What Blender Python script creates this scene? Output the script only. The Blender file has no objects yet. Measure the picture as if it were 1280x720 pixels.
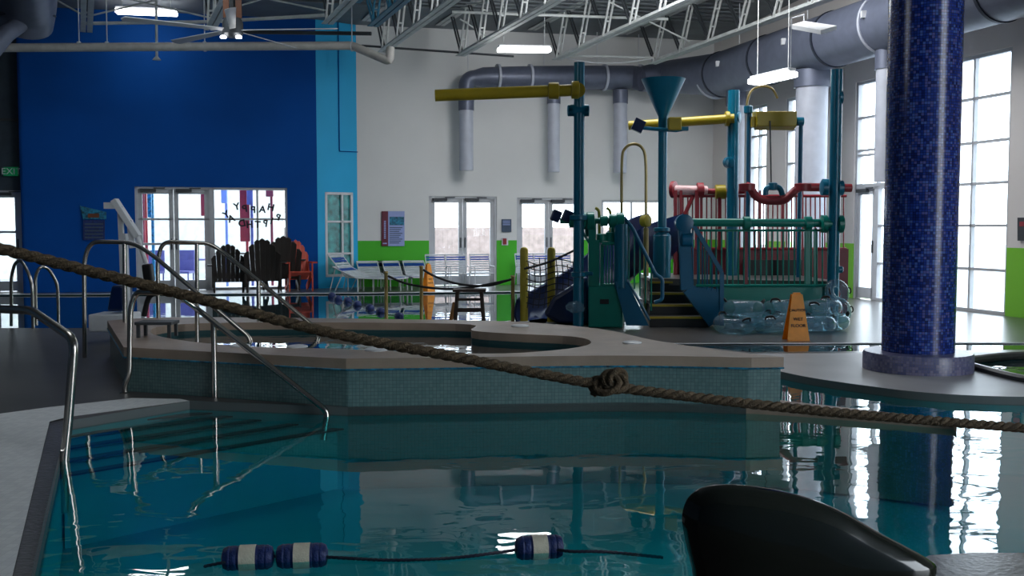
import bpy, bmesh, math, random
from mathutils import Vector, Matrix
from mathutils.geometry import delaunay_2d_cdt
random.seed(7)
sc = bpy.context.scene
COL = sc.collection
R = math.radians
V = Vector
DZ = 0.07            # deck level above the water
EYE = 1.55
PITCH = R(3.44)
F = 1280.0
# ------------------------------------------------------------------ survey helpers: where a sight line meets a level, a depth or a wall
def ray(px, py):
    cx = (px-640)/F; cy = (360-py)/F
    c, s = math.cos(PITCH), math.sin(PITCH)
    return V((cx, c+cy*s, -s+cy*c))
def AZ(px, py, z=DZ):
    d = ray(px, py); t = (z-EYE)/d.z
    return V((d.x*t, d.y*t, z))
def AY(px, py, Y):
    d = ray(px, py); t = Y/d.y
    return V((d.x*t, Y, EYE+d.z*t))
def AP(px, py, p, n):
    d = ray(px, py); o = V((0, 0, EYE)); t = (V(p)-o).dot(n)/d.dot(n)
    return o+d*t
def xy(v): return (v[0], v[1])
# ------------------------------------------------------------------ materials
def S(r, g, b):
    f = lambda c: (c/255/12.92 if c/255 <= .04045 else ((c/255+.055)/1.055)**2.4)
    return (f(r), f(g), f(b), 1)
def newmat(name):
    m = bpy.data.materials.new(name); m.use_nodes = True
    nt = m.node_tree; nt.nodes.clear()
    out = nt.nodes.new('ShaderNodeOutputMaterial')
    return m, nt, out
def mat(name, col, rough=.5, metal=0, var=.12, scale=6, bump=0, spec=.5, emit=0, trans=0, coat=0, bscale=40):
    m, nt, out = newmat(name)
    b = nt.nodes.new('ShaderNodeBsdfPrincipled')
    b.inputs['Roughness'].default_value = rough
    b.inputs['Metallic'].default_value = metal
    b.inputs['Specular IOR Level'].default_value = spec
    b.inputs['Coat Weight'].default_value = coat
    tc = nt.nodes.new('ShaderNodeNewGeometry')
    nz = nt.nodes.new('ShaderNodeTexNoise'); nz.inputs['Scale'].default_value = scale; nz.inputs['Detail'].default_value = 4
    nt.links.new(tc.outputs['Position'], nz.inputs['Vector'])
    rp = nt.nodes.new('ShaderNodeValToRGB')
    c = V(col[:3])
    rp.color_ramp.elements[0].position = .3; rp.color_ramp.elements[1].position = .7
    rp.color_ramp.elements[0].color = (*(c*(1-var)), 1); rp.color_ramp.elements[1].color = (*(c*(1+var)), 1)
    nt.links.new(nz.outputs['Fac'], rp.inputs['Fac'])
    nt.links.new(rp.outputs['Color'], b.inputs['Base Color'])
    if emit:
        b.inputs['Emission Color'].default_value = col; b.inputs['Emission Strength'].default_value = emit
    if bump:
        n2 = nt.nodes.new('ShaderNodeTexNoise'); n2.inputs['Scale'].default_value = bscale
        nt.links.new(tc.outputs['Position'], n2.inputs['Vector'])
        bp = nt.nodes.new('ShaderNodeBump'); bp.inputs['Strength'].default_value = bump; bp.inputs['Distance'].default_value = .01
        nt.links.new(n2.outputs['Fac'], bp.inputs['Height']); nt.links.new(bp.outputs['Normal'], b.inputs['Normal'])
    nt.links.new(b.outputs[0], out.inputs[0])
    return m
def wall_mat(name, upper, lower, zsplit):
    m, nt, out = newmat(name)
    b = nt.nodes.new('ShaderNodeBsdfPrincipled'); b.inputs['Roughness'].default_value = .6
    g = nt.nodes.new('ShaderNodeNewGeometry'); sx = nt.nodes.new('ShaderNodeSeparateXYZ')
    nt.links.new(g.outputs['Position'], sx.inputs[0])
    mt = nt.nodes.new('ShaderNodeMath'); mt.operation = 'LESS_THAN'; mt.inputs[1].default_value = zsplit
    nt.links.new(sx.outputs['Z'], mt.inputs[0])
    nz = nt.nodes.new('ShaderNodeTexNoise'); nz.inputs['Scale'].default_value = .8; nz.inputs['Detail'].default_value = 5
    nt.links.new(g.outputs['Position'], nz.inputs['Vector'])
    rp = nt.nodes.new('ShaderNodeValToRGB'); c = V(upper[:3])
    rp.color_ramp.elements[0].color = (*(c*.9), 1); rp.color_ramp.elements[1].color = (*(c*1.05), 1)
    nt.links.new(nz.outputs['Fac'], rp.inputs['Fac'])
    mx = nt.nodes.new('ShaderNodeMix'); mx.data_type = 'RGBA'
    nt.links.new(mt.outputs[0], mx.inputs['Factor']); nt.links.new(rp.outputs['Color'], mx.inputs['A'])
    mx.inputs['B'].default_value = lower
    nt.links.new(mx.outputs['Result'], b.inputs['Base Color']); nt.links.new(b.outputs[0], out.inputs[0])
    return m
def tile_mat(name, cols, grout, tile, rough=.25, mortar=.08, bump=.3):
    """square mosaic, driven by UVs measured in metres"""
    m, nt, out = newmat(name)
    N = nt.nodes.new; L = nt.links.new
    b = N('ShaderNodeBsdfPrincipled'); b.inputs['Roughness'].default_value = rough
    uv = N('ShaderNodeUVMap')
    sc_ = N('ShaderNodeVectorMath'); sc_.operation = 'SCALE'; sc_.inputs['Scale'].default_value = 1/tile
    L(uv.outputs[0], sc_.inputs[0])
    fl = N('ShaderNodeVectorMath'); fl.operation = 'FLOOR'; L(sc_.outputs[0], fl.inputs[0])
    wn = N('ShaderNodeTexWhiteNoise'); wn.noise_dimensions = '3D'; L(fl.outputs[0], wn.inputs['Vector'])
    rp = N('ShaderNodeValToRGB'); rp.color_ramp.interpolation = 'CONSTANT'
    els = rp.color_ramp.elements
    for i, c in enumerate(cols):
        e = els[i] if i < 2 else els.new(i/len(cols))
        e.position = i/len(cols); e.color = c
    L(wn.outputs['Value'], rp.inputs['Fac'])
    fr = N('ShaderNodeVectorMath'); fr.operation = 'FRACTION'; L(sc_.outputs[0], fr.inputs[0])
    sx = N('ShaderNodeSeparateXYZ'); L(fr.outputs[0], sx.inputs[0])
    a = N('ShaderNodeMath'); a.operation = 'LESS_THAN'; a.inputs[1].default_value = mortar; L(sx.outputs['X'], a.inputs[0])
    c = N('ShaderNodeMath'); c.operation = 'LESS_THAN'; c.inputs[1].default_value = mortar; L(sx.outputs['Y'], c.inputs[0])
    mxm = N('ShaderNodeMath'); mxm.operation = 'MAXIMUM'; L(a.outputs[0], mxm.inputs[0]); L(c.outputs[0], mxm.inputs[1])
    mx = N('ShaderNodeMix'); mx.data_type = 'RGBA'; L(mxm.outputs[0], mx.inputs['Factor']); L(rp.outputs['Color'], mx.inputs['A']); mx.inputs['B'].default_value = grout
    L(mx.outputs['Result'], b.inputs['Base Color'])
    bp = N('ShaderNodeBump'); bp.invert = True; bp.inputs['Strength'].default_value = bump; bp.inputs['Distance'].default_value = .002
    L(mxm.outputs[0], bp.inputs['Height']); L(bp.outputs['Normal'], b.inputs['Normal'])
    L(b.outputs[0], out.inputs[0])
    return m
def schlick(nt, f0, normal=None):
    N = nt.nodes.new; L = nt.links.new
    lw = N('ShaderNodeLayerWeight'); lw.inputs['Blend'].default_value = .5
    if normal is not None: L(normal, lw.inputs['Normal'])
    pw = N('ShaderNodeMath'); pw.operation = 'POWER'; pw.inputs[1].default_value = 5; L(lw.outputs['Facing'], pw.inputs[0])
    ma = N('ShaderNodeMath'); ma.operation = 'MULTIPLY_ADD'; ma.inputs[1].default_value = 1-f0; ma.inputs[2].default_value = f0; L(pw.outputs[0], ma.inputs[0])
    return ma
def water_mat(name, tint, bump=.12, scale=2.2, boost=1.0):
    m, nt, out = newmat(name)
    N = nt.nodes.new; L = nt.links.new
    tr = N('ShaderNodeBsdfTransparent'); tr.inputs[0].default_value = tint
    gl = N('ShaderNodeBsdfGlossy'); gl.inputs['Roughness'].default_value = .01; gl.inputs['Color'].default_value = (boost, boost, boost, 1)
    g = N('ShaderNodeNewGeometry')
    mp = N('ShaderNodeMapping'); mp.inputs['Scale'].default_value = (1, 1.5, 1)
    L(g.outputs['Position'], mp.inputs[0])
    n1 = N('ShaderNodeTexNoise'); n1.inputs['Scale'].default_value = scale; n1.inputs['Detail'].default_value = 2; n1.inputs['Roughness'].default_value = .4
    n1.inputs['Distortion'].default_value = .6
    L(mp.outputs[0], n1.inputs['Vector'])
    n2 = N('ShaderNodeTexNoise'); n2.inputs['Scale'].default_value = .7
    L(g.outputs['Position'], n2.inputs['Vector'])
    rp = N('ShaderNodeValToRGB'); rp.color_ramp.elements[0].position = .42; rp.color_ramp.elements[1].position = .66
    rp.color_ramp.elements[0].color = (.22, .22, .22, 1)
    L(n2.outputs['Fac'], rp.inputs['Fac'])
    bp = N('ShaderNodeBump'); bp.inputs['Distance'].default_value = .05
    ml = N('ShaderNodeMath'); ml.operation = 'MULTIPLY'; ml.inputs[1].default_value = bump
    L(rp.outputs['Color'], ml.inputs[0]); L(ml.outputs[0], bp.inputs['Strength'])
    L(n1.outputs['Fac'], bp.inputs['Height'])
    L(bp.outputs['Normal'], gl.inputs['Normal']); fz = schlick(nt, .03, bp.outputs['Normal'])
    mx = N('ShaderNodeMixShader'); L(fz.outputs[0], mx.inputs[0]); L(tr.outputs[0], mx.inputs[1]); L(gl.outputs[0], mx.inputs[2])
    L(mx.outputs[0], out.inputs[0])
    return m
def glass_mat(name, tint=(.93, .96, .98, 1), ior=1.4, rough=.02):
    m, nt, out = newmat(name)
    N = nt.nodes.new; L = nt.links.new
    tr = N('ShaderNodeBsdfTransparent'); tr.inputs[0].default_value = tint
    gl = N('ShaderNodeBsdfGlossy'); gl.inputs['Roughness'].default_value = rough
    fz = schlick(nt, ((ior-1)/(ior+1))**2)
    nz = N('ShaderNodeTexNoise'); nz.inputs['Scale'].default_value = 1.5
    bp = N('ShaderNodeBump'); bp.inputs['Strength'].default_value = .02; L(nz.outputs['Fac'], bp.inputs['Height']); L(bp.outputs['Normal'], gl.inputs['Normal'])
    mx = N('ShaderNodeMixShader'); L(fz.outputs[0], mx.inputs[0]); L(tr.outputs[0], mx.inputs[1]); L(gl.outputs[0], mx.inputs[2])
    L(mx.outputs[0], out.inputs[0])
    return m
M = {}
M['wallw'] = wall_mat('painted wall with green dado', S(224, 224, 222), S(64, 180, 22), 1.2)
M['wallr'] = wall_mat('painted side wall with green dado', S(224, 218, 214), S(125, 200, 50), 1.2)
M['blue'] = mat('deep blue wall paint', S(0, 76, 158), .7, var=.1, scale=.7, spec=.15)
M['ltblue'] = mat('light blue wall paint', S(20, 175, 230), .6, var=.05, scale=.8)
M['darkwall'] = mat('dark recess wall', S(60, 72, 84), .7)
M['shell'] = mat('dim far room wall', S(70, 90, 110), .8)
M['ceil'] = mat('grey metal roof deck', S(128, 134, 138), .7, var=.15, scale=1.2)
M['steel'] = mat('painted joist steel', S(205, 208, 206), .5)
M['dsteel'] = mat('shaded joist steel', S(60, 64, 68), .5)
M['tealsteel'] = mat('teal joist steel', S(50, 120, 150), .5)
M['duct'] = mat('galvanised duct', S(104, 110, 128), .42, metal=.25, var=.1, scale=5)
M['ductband'] = mat('dark duct joint', S(48, 54, 68), .5, metal=.4)
M['pipe'] = mat('off white pipe', S(190, 186, 180), .5)
M['drop'] = mat('pale drop duct', S(186, 190, 202), .45, var=.06)
M['deck'] = mat('wet grey concrete', S(86, 82, 80), .28, var=.25, scale=.9, bump=.15, spec=.6)
M['darkdeck'] = mat('dark worn concrete', S(66, 64, 64), .45, var=.25, scale=.9, bump=.15)
M['island'] = mat('pale island concrete', S(186, 184, 184), .4, var=.1, scale=1.5, bump=.1)
M['whitedeck'] = tile_mat('white small deck tile', [S(232, 234, 234), S(226, 228, 229), S(236, 238, 238)], S(212, 214, 214), .05, rough=.45, mortar=.06, bump=.2)
M['gutter'] = mat('grey gutter grating', S(92, 92, 98), .35, var=.25, scale=20, bump=.5)
M['coping'] = mat('tan stone coping', S(158, 138, 122), .42, var=.14, scale=3, bump=.15)
M['copedark'] = mat('dark coping edge', S(60, 62, 60), .35)
M['spatile'] = tile_mat('grey green mosaic', [S(100, 128, 128), S(95, 123, 123), S(104, 131, 130)], S(76, 98, 98), .03, mortar=.1)
M['coltile'] = tile_mat('cobalt mosaic', [S(26, 52, 140), S(38, 66, 160), S(20, 36, 108), S(74, 104, 184), S(32, 58, 148), S(86, 92, 162)], S(16, 22, 52), .028, rough=.2, mortar=.13)
M['plinth'] = tile_mat('pale violet mosaic', [S(120, 118, 150), S(104, 104, 142), S(132, 128, 156), S(92, 96, 136)], S(110, 108, 124), .028, rough=.3, mortar=.1)
M['pool'] = mat('turquoise pool paint', S(0, 176, 205), .6, var=.05, scale=.5)
M['poolwall'] = wall_mat('pool wall paint with grey waterline band', S(96, 104, 104), S(0, 160, 168), -.01)
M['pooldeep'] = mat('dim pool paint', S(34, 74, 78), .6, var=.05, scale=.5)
M['step'] = mat('pale pool step', S(10, 140, 146), .6, var=.05)
M['nosing'] = mat('black step edge', S(14, 22, 28), .5)
M['water'] = water_mat('clear pool water', (.26, .88, .9, 1), bump=.11)
M['calm'] = water_mat('calm pool water', (.35, .75, .8, 1), bump=.035)
M['spawater'] = water_mat('spa water', (.35, .75, .8, 1), bump=.25, scale=3)
M['chrome'] = mat('brushed stainless steel', S(196, 190, 182), .22, metal=1, var=.05)
M['frame'] = mat('grey aluminium frame', S(190, 192, 196), .4, var=.05)
M['glass'] = glass_mat('window glass')
M['frost'] = mat('green blue patterned glass', S(60, 150, 150), .2, var=.6, scale=7)
M['teal'] = mat('teal play paint', S(0, 104, 134), .3, var=.06)
M['green'] = mat('sea green play paint', S(0, 122, 108), .3, var=.06)
M['tealpanel'] = mat('blue teal panel', S(0, 92, 128), .35, var=.06)
M['red'] = mat('faded red play paint', S(150, 40, 50), .4, var=.12)
M['pinkish'] = mat('pale pink pipe', S(235, 190, 190), .4, var=.05)  # pale pink for the left part of the rear pipe
M['maroon'] = mat('maroon panel', S(130, 45, 55), .45)
M['yellow'] = mat('mustard play paint', S(160, 140, 28), .35, var=.06)
M['olive'] = mat('olive yellow foam', S(170, 155, 45), .5, var=.1)
M['brass'] = mat('dull gold tube', S(165, 145, 90), .35, metal=.3)
M['slide'] = mat('navy slide plastic', S(2, 30, 74), .3, var=.06)
M['black'] = mat('black rubber', S(16, 17, 20), .5)
M['glossblack'] = mat('glossy dark plastic', S(30, 34, 28), .12, var=.2, scale=2, coat=.3)
M['white'] = mat('white enamel', S(215, 217, 220), .4, var=.04)
M['strapblue'] = mat('blue vinyl strap', S(20, 70, 170), .4)
M['strapwhite'] = mat('white vinyl strap', S(205, 210, 215), .4)
M['rope'] = mat('brown manila rope', S(80, 66, 46), .85, var=.35, scale=60, bump=.6, bscale=180)
M['cord'] = mat('blue black cord', S(20, 30, 50), .6)
M['floatblue'] = mat('navy float foam', S(14, 38, 92), .55, var=.15, scale=30, bump=.4, bscale=90)
M['floatwhite'] = mat('cream float foam', S(205, 200, 180), .55, var=.08, scale=30, bump=.3, bscale=90)
M['orange'] = mat('orange yellow plastic', S(240, 150, 10), .4)
M['woodor'] = mat('orange red chair wood', S(190, 60, 30), .5)
M['brownch'] = mat('dark brown chair plastic', S(42, 36, 32), .5)
M['wood'] = mat('dark brown wood', S(48, 34, 26), .5, var=.3, scale=12)
M['woodlt'] = mat('tan wood', S(150, 105, 60), .5, var=.2, scale=12)
M['lamp'] = mat('lit lamp diffuser', (1, 1, 1, 1), .4, emit=9)
M['exit'] = mat('green lit exit face', S(10, 150, 90), .4, emit=.12)
M['ink'] = mat('black ink', S(20, 20, 24), .6)
M['purple'] = mat('maroon sign band', S(100, 15, 45), .5)
M['signblue'] = mat('pale blue sign face', S(150, 165, 215), .5, var=.05)
M['signgrey'] = mat('slate sign face', S(60, 78, 100), .5)
M['aqua'] = mat('aqua print', S(20, 110, 140), .5, var=.8, scale=18)
M['navyprint'] = mat('navy print', S(12, 40, 100), .5, var=.4, scale=20)
M['vinyl'] = glass_mat('clear blue vinyl', (.74, .9, .95, 1), ior=1.5, rough=.1)
_nt = M['vinyl'].node_tree; _o = [n for n in _nt.nodes if n.type == 'OUTPUT_MATERIAL'][0]; _src = _o.inputs[0].links[0].from_socket
_d = _nt.nodes.new('ShaderNodeBsdfDiffuse'); _d.inputs[0].default_value = S(190, 215, 230); _m = _nt.nodes.new('ShaderNodeMixShader'); _m.inputs[0].default_value = .12
_nt.links.new(_src, _m.inputs[1]); _nt.links.new(_d.outputs[0], _m.inputs[2]); _nt.links.new(_m.outputs[0], _o.inputs[0])
M['snow'] = mat('pale outdoor ground', S(150, 152, 156), .8)
M['fence'] = mat('weathered fence', S(160, 140, 132), .8, var=.2)
M['fgray'] = mat('hazy far wall', S(206, 206, 196), .8)
M['leafy'] = mat('pale foliage', S(140, 140, 80), .8, var=.3, scale=3)
M['mauve'] = mat('mauve outdoor fabric', S(90, 88, 140), .7)
M['copper'] = mat('brown orange rod paint', S(110, 60, 30), .4)

# ------------------------------------------------------------------ object helpers
WL = {}
def link(o): COL.objects.link(o); return o
def wl(o): return WL.get(o.name, V((0, 0, 0)))
def props(o, label=None, cat=None, group=None, kind=None):
    if label: o['label'] = label
    if cat: o['category'] = cat
    if group: o['group'] = group
    if kind: o['kind'] = kind
    return o
def thing(name, label, cat, loc=(0, 0, 0), group=None, kind=None):
    o = link(bpy.data.objects.new(name, None)); o.empty_display_size = .1
    o.location = loc; WL[o.name] = V(loc)
    return props(o, label, cat, group, kind)
class MB:
    def __init__(s): s.bm = bmesh.new(); s.uv = s.bm.loops.layers.uv.new('UVMap')
    def face(s, pts, uvs=None):
        vs = [s.bm.verts.new(p) for p in pts]
        try: f = s.bm.faces.new(vs)
        except ValueError: return
        if uvs:
            for l, u in zip(f.loops, uvs): l[s.uv].uv = u
        return f
    def box(s, c, size, rz=0, mtx=None):
        m = mtx or (Matrix.Translation(c) @ Matrix.Rotation(rz, 4, 'Z'))
        hx, hy, hz = size[0]/2, size[1]/2, size[2]/2
        p = [m @ V((x*hx, y*hy, z*hz)) for x, y, z in ((-1,-1,-1),(1,-1,-1),(1,1,-1),(-1,1,-1),(-1,-1,1),(1,-1,1),(1,1,1),(-1,1,1))]
        vs = [s.bm.verts.new(q) for q in p]
        for f in ((3,2,1,0),(4,5,6,7),(0,1,5,4),(1,2,6,5),(2,3,7,6),(3,0,4,7)): s.bm.faces.new([vs[i] for i in f])
        return s
    def bar(s, a, b, w, h, up=(0, 0, 1)):
        a, b = V(a), V(b); d = b-a; L = d.length
        if L < 1e-6: return s
        y = d/L; u = V(up)
        if abs(y.dot(u)) > .98: u = V((1, 0, 0)) if abs(y.x) < .9 else V((0, 1, 0))
        x = y.cross(u).normalized(); z = x.cross(y)
        m = Matrix((x, y, z)).transposed().to_4x4(); m.translation = (a+b)/2
        return s.box(None, (w, L, h), mtx=m)
    def tube(s, pts, r, seg=10, closed=False, caps=True):
        pts = [V(p) for p in pts]; n = len(pts); rs = r if hasattr(r, '__len__') else [r]*n
        tang = []
        for i in range(n):
            a = pts[i-1] if (i > 0 or closed) else pts[i]; b = pts[(i+1) % n] if (i < n-1 or closed) else pts[i]
            t = (b-a); tang.append(t.normalized() if t.length > 1e-9 else V((0, 0, 1)))
        u = tang[0].orthogonal().normalized(); rings = []
        for i in range(n):
            t = tang[i]; u = (u-t*u.dot(t))
            u = u.normalized() if u.length > 1e-6 else t.orthogonal().normalized()
            v = t.cross(u)
            rings.append([s.bm.verts.new(pts[i]+(u*math.cos(2*math.pi*k/seg)+v*math.sin(2*math.pi*k/seg))*rs[i]) for k in range(seg)])
        for i in range(n if closed else n-1):
            A, B = rings[i], rings[(i+1) % n]
            for k in range(seg): s.bm.faces.new((A[k], A[(k+1) % seg], B[(k+1) % seg], B[k]))
        if caps and not closed:
            s.bm.faces.new(rings[0][::-1]); s.bm.faces.new(rings[-1])
        return s
    def lathe(s, prof, base=(0, 0, 0), seg=32, axis=(0, 0, 1), uvr=None):
        """prof: list of (r, h)"""
        ax = V(axis).normalized(); u = ax.orthogonal().normalized(); v = ax.cross(u); b = V(base)
        rings = []
        for r, h in prof:
            rings.append([s.bm.verts.new(b+ax*h+(u*math.cos(2*math.pi*k/seg)+v*math.sin(2*math.pi*k/seg))*max(r, 1e-4)) for k in range(seg)])
        for i in range(len(prof)-1):
            A, B = rings[i], rings[i+1]
            for k in range(seg):
                f = s.bm.faces.new((A[k], A[(k+1) % seg], B[(k+1) % seg], B[k]))
                rr = uvr or max(prof[i][0], .01); c = 2*math.pi*rr/seg
                h0, h1 = prof[i][1], prof[i+1][1]
                if abs(h1-h0) < 1e-5: h1 = h0+abs(prof[i][0]-prof[i+1][0])
                for l, q in zip(f.loops, ((k*c, h0), ((k+1)*c, h0), ((k+1)*c, h1), (k*c, h1))): l[s.uv].uv = q
        s.bm.faces.new(rings[0][::-1]); s.bm.faces.new(rings[-1])
        return s
    def wallstrip(s, pts, z0, z1, closed=False):
        u = 0; n = len(pts)
        for i in range(n if closed else n-1):
            a, b = V(pts[i][:2]), V(pts[(i+1) % n][:2]); L = (b-a).length
            s.face([(a.x, a.y, z0), (b.x, b.y, z0), (b.x, b.y, z1), (a.x, a.y, z1)], [(u, z0+5), (u+L, z0+5), (u+L, z1+5), (u, z1+5)])
            u += L
        return s
    def prism(s, poly, z0, z1):
        n = len(poly)
        tris = cdt([poly])[0]
        for t in tris:
            s.face([(p[0], p[1], z1) for p in t], [(p[0], p[1]) for p in t]); s.face([(p[0], p[1], z0) for p in t][::-1])
        return s.wallstrip(poly, z0, z1, True)
    def plate(s, poly3, off):
        """flat polygon (convex or simple) thickened by vector off"""
        off = V(off); p = [V(q) for q in poly3]; n = len(p)
        a = [s.bm.verts.new(q) for q in p]; b = [s.bm.verts.new(q+off) for q in p]
        s.bm.faces.new(a[::-1]); s.bm.faces.new(b)
        for i in range(n): s.bm.faces.new((a[i], a[(i+1) % n], b[(i+1) % n], b[i]))
        return s
    def build(s, name, m, parent=None, label=None, cat=None, group=None, kind=None, smooth=False, world=True, bevel=0):
        bmesh.ops.remove_doubles(s.bm, verts=s.bm.verts, dist=1e-5)
        bmesh.ops.recalc_face_normals(s.bm, faces=s.bm.faces)
        if parent is None:
            xs = [v.co for v in s.bm.verts]
            off = V(((min(v.x for v in xs)+max(v.x for v in xs))/2, (min(v.y for v in xs)+max(v.y for v in xs))/2, min(v.z for v in xs))) if world else V((0, 0, 0))
        else: off = wl(parent) if world else V((0, 0, 0))
        bmesh.ops.translate(s.bm, verts=s.bm.verts, vec=-off)
        me = bpy.data.meshes.new(name); s.bm.to_mesh(me); s.bm.free()
        me.materials.append(m)
        if smooth:
            me.shade_smooth()
            try: me.set_sharp_from_angle(angle=R(38))
            except Exception: pass
        o = link(bpy.data.objects.new(name, me))
        if parent is None: o.location = off
        else: o.parent = parent
        WL[o.name] = off.copy()
        if bevel:
            b = o.modifiers.new('bevel', 'BEVEL'); b.width = bevel; b.segments = 2; b.limit_method = 'ANGLE'
        return props(o, label, cat, group, kind)
def cdt(polys):
    """triangulate the first polygon with all others as inner borders; returns a list of triangles per polygon (deepest wins)"""
    vs, es = [], []
    for p in polys:
        n0 = len(vs); vs += [V(q[:2]) for q in p]; es += [(n0+i, n0+(i+1) % len(p)) for i in range(len(p))]
    r = delaunay_2d_cdt(vs, es, [], 0, 1e-4)
    V2, T = r[0], r[2]
    out = [[] for _ in polys]
    for t in T:
        c = (V2[t[0]]+V2[t[1]]+V2[t[2]])/3
        k = -1
        for i, p in enumerate(polys):
            if inside(c, p): k = i
        if k >= 0: out[k].append([V2[j] for j in t])
    return out
def inside(c, p):
    r = False; n = len(p)
    for i in range(n):
        a, b = p[i], p[(i+1) % n]
        if (a[1] > c[1]) != (b[1] > c[1]) and c[0] < (b[0]-a[0])*(c[1]-a[1])/(b[1]-a[1])+a[0]: r = not r
    return r
def crom(pts, n=6, closed=False):
    P = [V(p) for p in pts]; N = len(P); out = []
    for i in range(N if closed else N-1):
        g = lambda k: P[k % N] if closed else P[max(0, min(N-1, k))]
        a, b, c, d = g(i-1), g(i), g(i+1), g(i+2)
        for k in range(n):
            t = k/n
            out.append(.5*((2*b)+(c-a)*t+(2*a-5*b+4*c-d)*t*t+(3*b-a-3*c+d)*t**3))
    if not closed: out.append(P[-1])
    return out
def fillet(pts, r=.12, n=5):
    P = [V(p) for p in pts]; out = [P[0]]
    for i in range(1, len(P)-1):
        a, b, c = P[i-1], P[i], P[i+1]
        d = min(r, (a-b).length*.48, (c-b).length*.48)
        p, q = b+(a-b).normalized()*d, b+(c-b).normalized()*d
        for k in range(n+1):
            t = k/n; out.append(p*(1-t)**2+b*2*t*(1-t)+q*t*t)
    return out+[P[-1]]
def copy_tree(o, parent=None):
    c = o.copy(); COL.objects.link(c)
    if parent is not None: c.parent = parent
    for ch in [x for x in bpy.data.objects if x.parent == o]: copy_tree(ch, c)
    return c
def place(o, loc, rz=0, label=None, group=None):
    o.location = loc; o.rotation_euler = (0, 0, rz)
    if label: o['label'] = label
    if group: o['group'] = group
    return o
def text(body, size, name, m, parent, mtx, extrude=.004, bold=0):
    cu = bpy.data.curves.new(name, 'FONT'); cu.body = body; cu.size = size; cu.extrude = extrude; cu.offset = bold
    cu.align_x = 'CENTER'; cu.align_y = 'CENTER'
    t = bpy.data.objects.new(name, cu); COL.objects.link(t)
    dg = bpy.context.evaluated_depsgraph_get(); dg.update()
    me = bpy.data.meshes.new_from_object(t.evaluated_get(dg))
    bpy.data.objects.remove(t); bpy.data.curves.remove(cu)
    me.materials.clear(); me.materials.append(m)
    me.transform(mtx)
    if parent is not None: me.transform(Matrix.Translation(-wl(parent)))
    o = link(bpy.data.objects.new(name, me))
    if parent is not None: o.parent = parent; WL[o.name] = wl(parent)
    return o
def facing(p, right, up=(0, 0, 1)):
    """matrix putting text (x right, y up) at p"""
    x = V(right).normalized(); y = V(up).normalized(); z = x.cross(y)
    m = Matrix((x, y, z)).transposed().to_4x4(); m.translation = V(p)
    return m

# ------------------------------------------------------------------ plan of the hall
e15 = V((math.cos(R(15)), math.sin(R(15)), 0))       # along the back walls, to the right
w15 = V((math.sin(R(15)), -math.cos(R(15)), 0))      # along the right wall, towards the viewer
def hit(px, p, d):
    """ground point of wall (p, d) seen in column px"""
    n = V((d.y, -d.x, 0)); q = AP(px, 283, p, n); return V((q.x, q.y, 0))
A_ = AY(447, 283, 25.0); A_.z = 0
B_ = hit(890, A_, e15)
C_ = AY(397, 283, 24.4); C_.z = 0
D_ = hit(27, C_, e15)
nb = V((e15.y, -e15.x, 0))       # back wall normal, towards the viewer
nr = V((-w15.y, w15.x, 0)); nr = -nr if nr.x > 0 else nr     # right wall normal, into the room
def on_back(px, py, off=0): return AP(px, py, A_+nb*off, nb)
def on_blue(px, py, off=0): return AP(px, py, C_+nb*off, nb)
def on_right(px, py, off=0): return AP(px, py, B_+nr*off, nr)
chd = (A_-C_).normalized(); nc = V((chd.y, -chd.x, 0))
def on_chamf(px, py, off=0): return AP(px, py, C_+nc*off, nc)

def wall(name, p0, p1, z0, z1, openings, m, thick=.2, into=None):
    """openings: (u0, z0, u1, z1) along p0->p1; into = outward side vector"""
    p0, p1 = V(p0), V(p1); d = (p1-p0); L = d.length; d /= L
    nrm = into
    us = sorted({0, L, *[o[0] for o in openings], *[o[2] for o in openings]})
    zs = sorted({z0, z1, *[o[1] for o in openings], *[o[3] for o in openings]})
    us = [u for u in us if 0 <= u <= L]; zs = [z for z in zs if z0 <= z <= z1]
    def solid(i, j):
        if not (0 <= i < len(us)-1 and 0 <= j < len(zs)-1): return False
        u, z = (us[i]+us[i+1])/2, (zs[j]+zs[j+1])/2
        return not any(o[0] < u < o[2] and o[1] < z < o[3] for o in openings)
    mb = MB()
    P = lambda u, z, t: p0+d*u+V((0, 0, z))+nrm*(thick*t)
    for i in range(len(us)-1):
        for j in range(len(zs)-1):
            if not solid(i, j): continue
            a, b, c, e = us[i], us[i+1], zs[j], zs[j+1]
            mb.face([P(a, c, 0), P(b, c, 0), P(b, e, 0), P(a, e, 0)]); mb.face([P(a, c, 1), P(a, e, 1), P(b, e, 1), P(b, c, 1)])
            if not solid(i-1, j): mb.face([P(a, c, 0), P(a, e, 0), P(a, e, 1), P(a, c, 1)])
            if not solid(i+1, j): mb.face([P(b, c, 0), P(b, c, 1), P(b, e, 1), P(b, e, 0)])
            if not solid(i, j-1): mb.face([P(a, c, 0), P(a, c, 1), P(b, c, 1), P(b, c, 0)])
            if not solid(i, j+1): mb.face([P(a, e, 0), P(b, e, 0), P(b, e, 1), P(a, e, 1)])
    return mb.build(name, m, kind='structure')
def uz(p, p0, d): return ((V((p.x, p.y, 0))-V((p0.x, p0.y, 0))).dot(d), p.z)
WT = 9.0
portals = []
def portal(center, n_in, right, w, h):
    ld = bpy.data.lights.new('window_daylight', 'AREA'); ld.shape = 'RECTANGLE'; ld.size = w; ld.size_y = h
    ld.cycles.is_portal = True
    o = link(bpy.data.objects.new('window_daylight', ld))
    z = -V(n_in); x = V(right).normalized(); y = z.cross(x)
    mm = Matrix((x, y, z)).transposed().to_4x4(); mm.translation = V(center); o.matrix_world = mm
    portals.append(o)
NWIN = [0]; NDOOR = [0]
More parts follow.
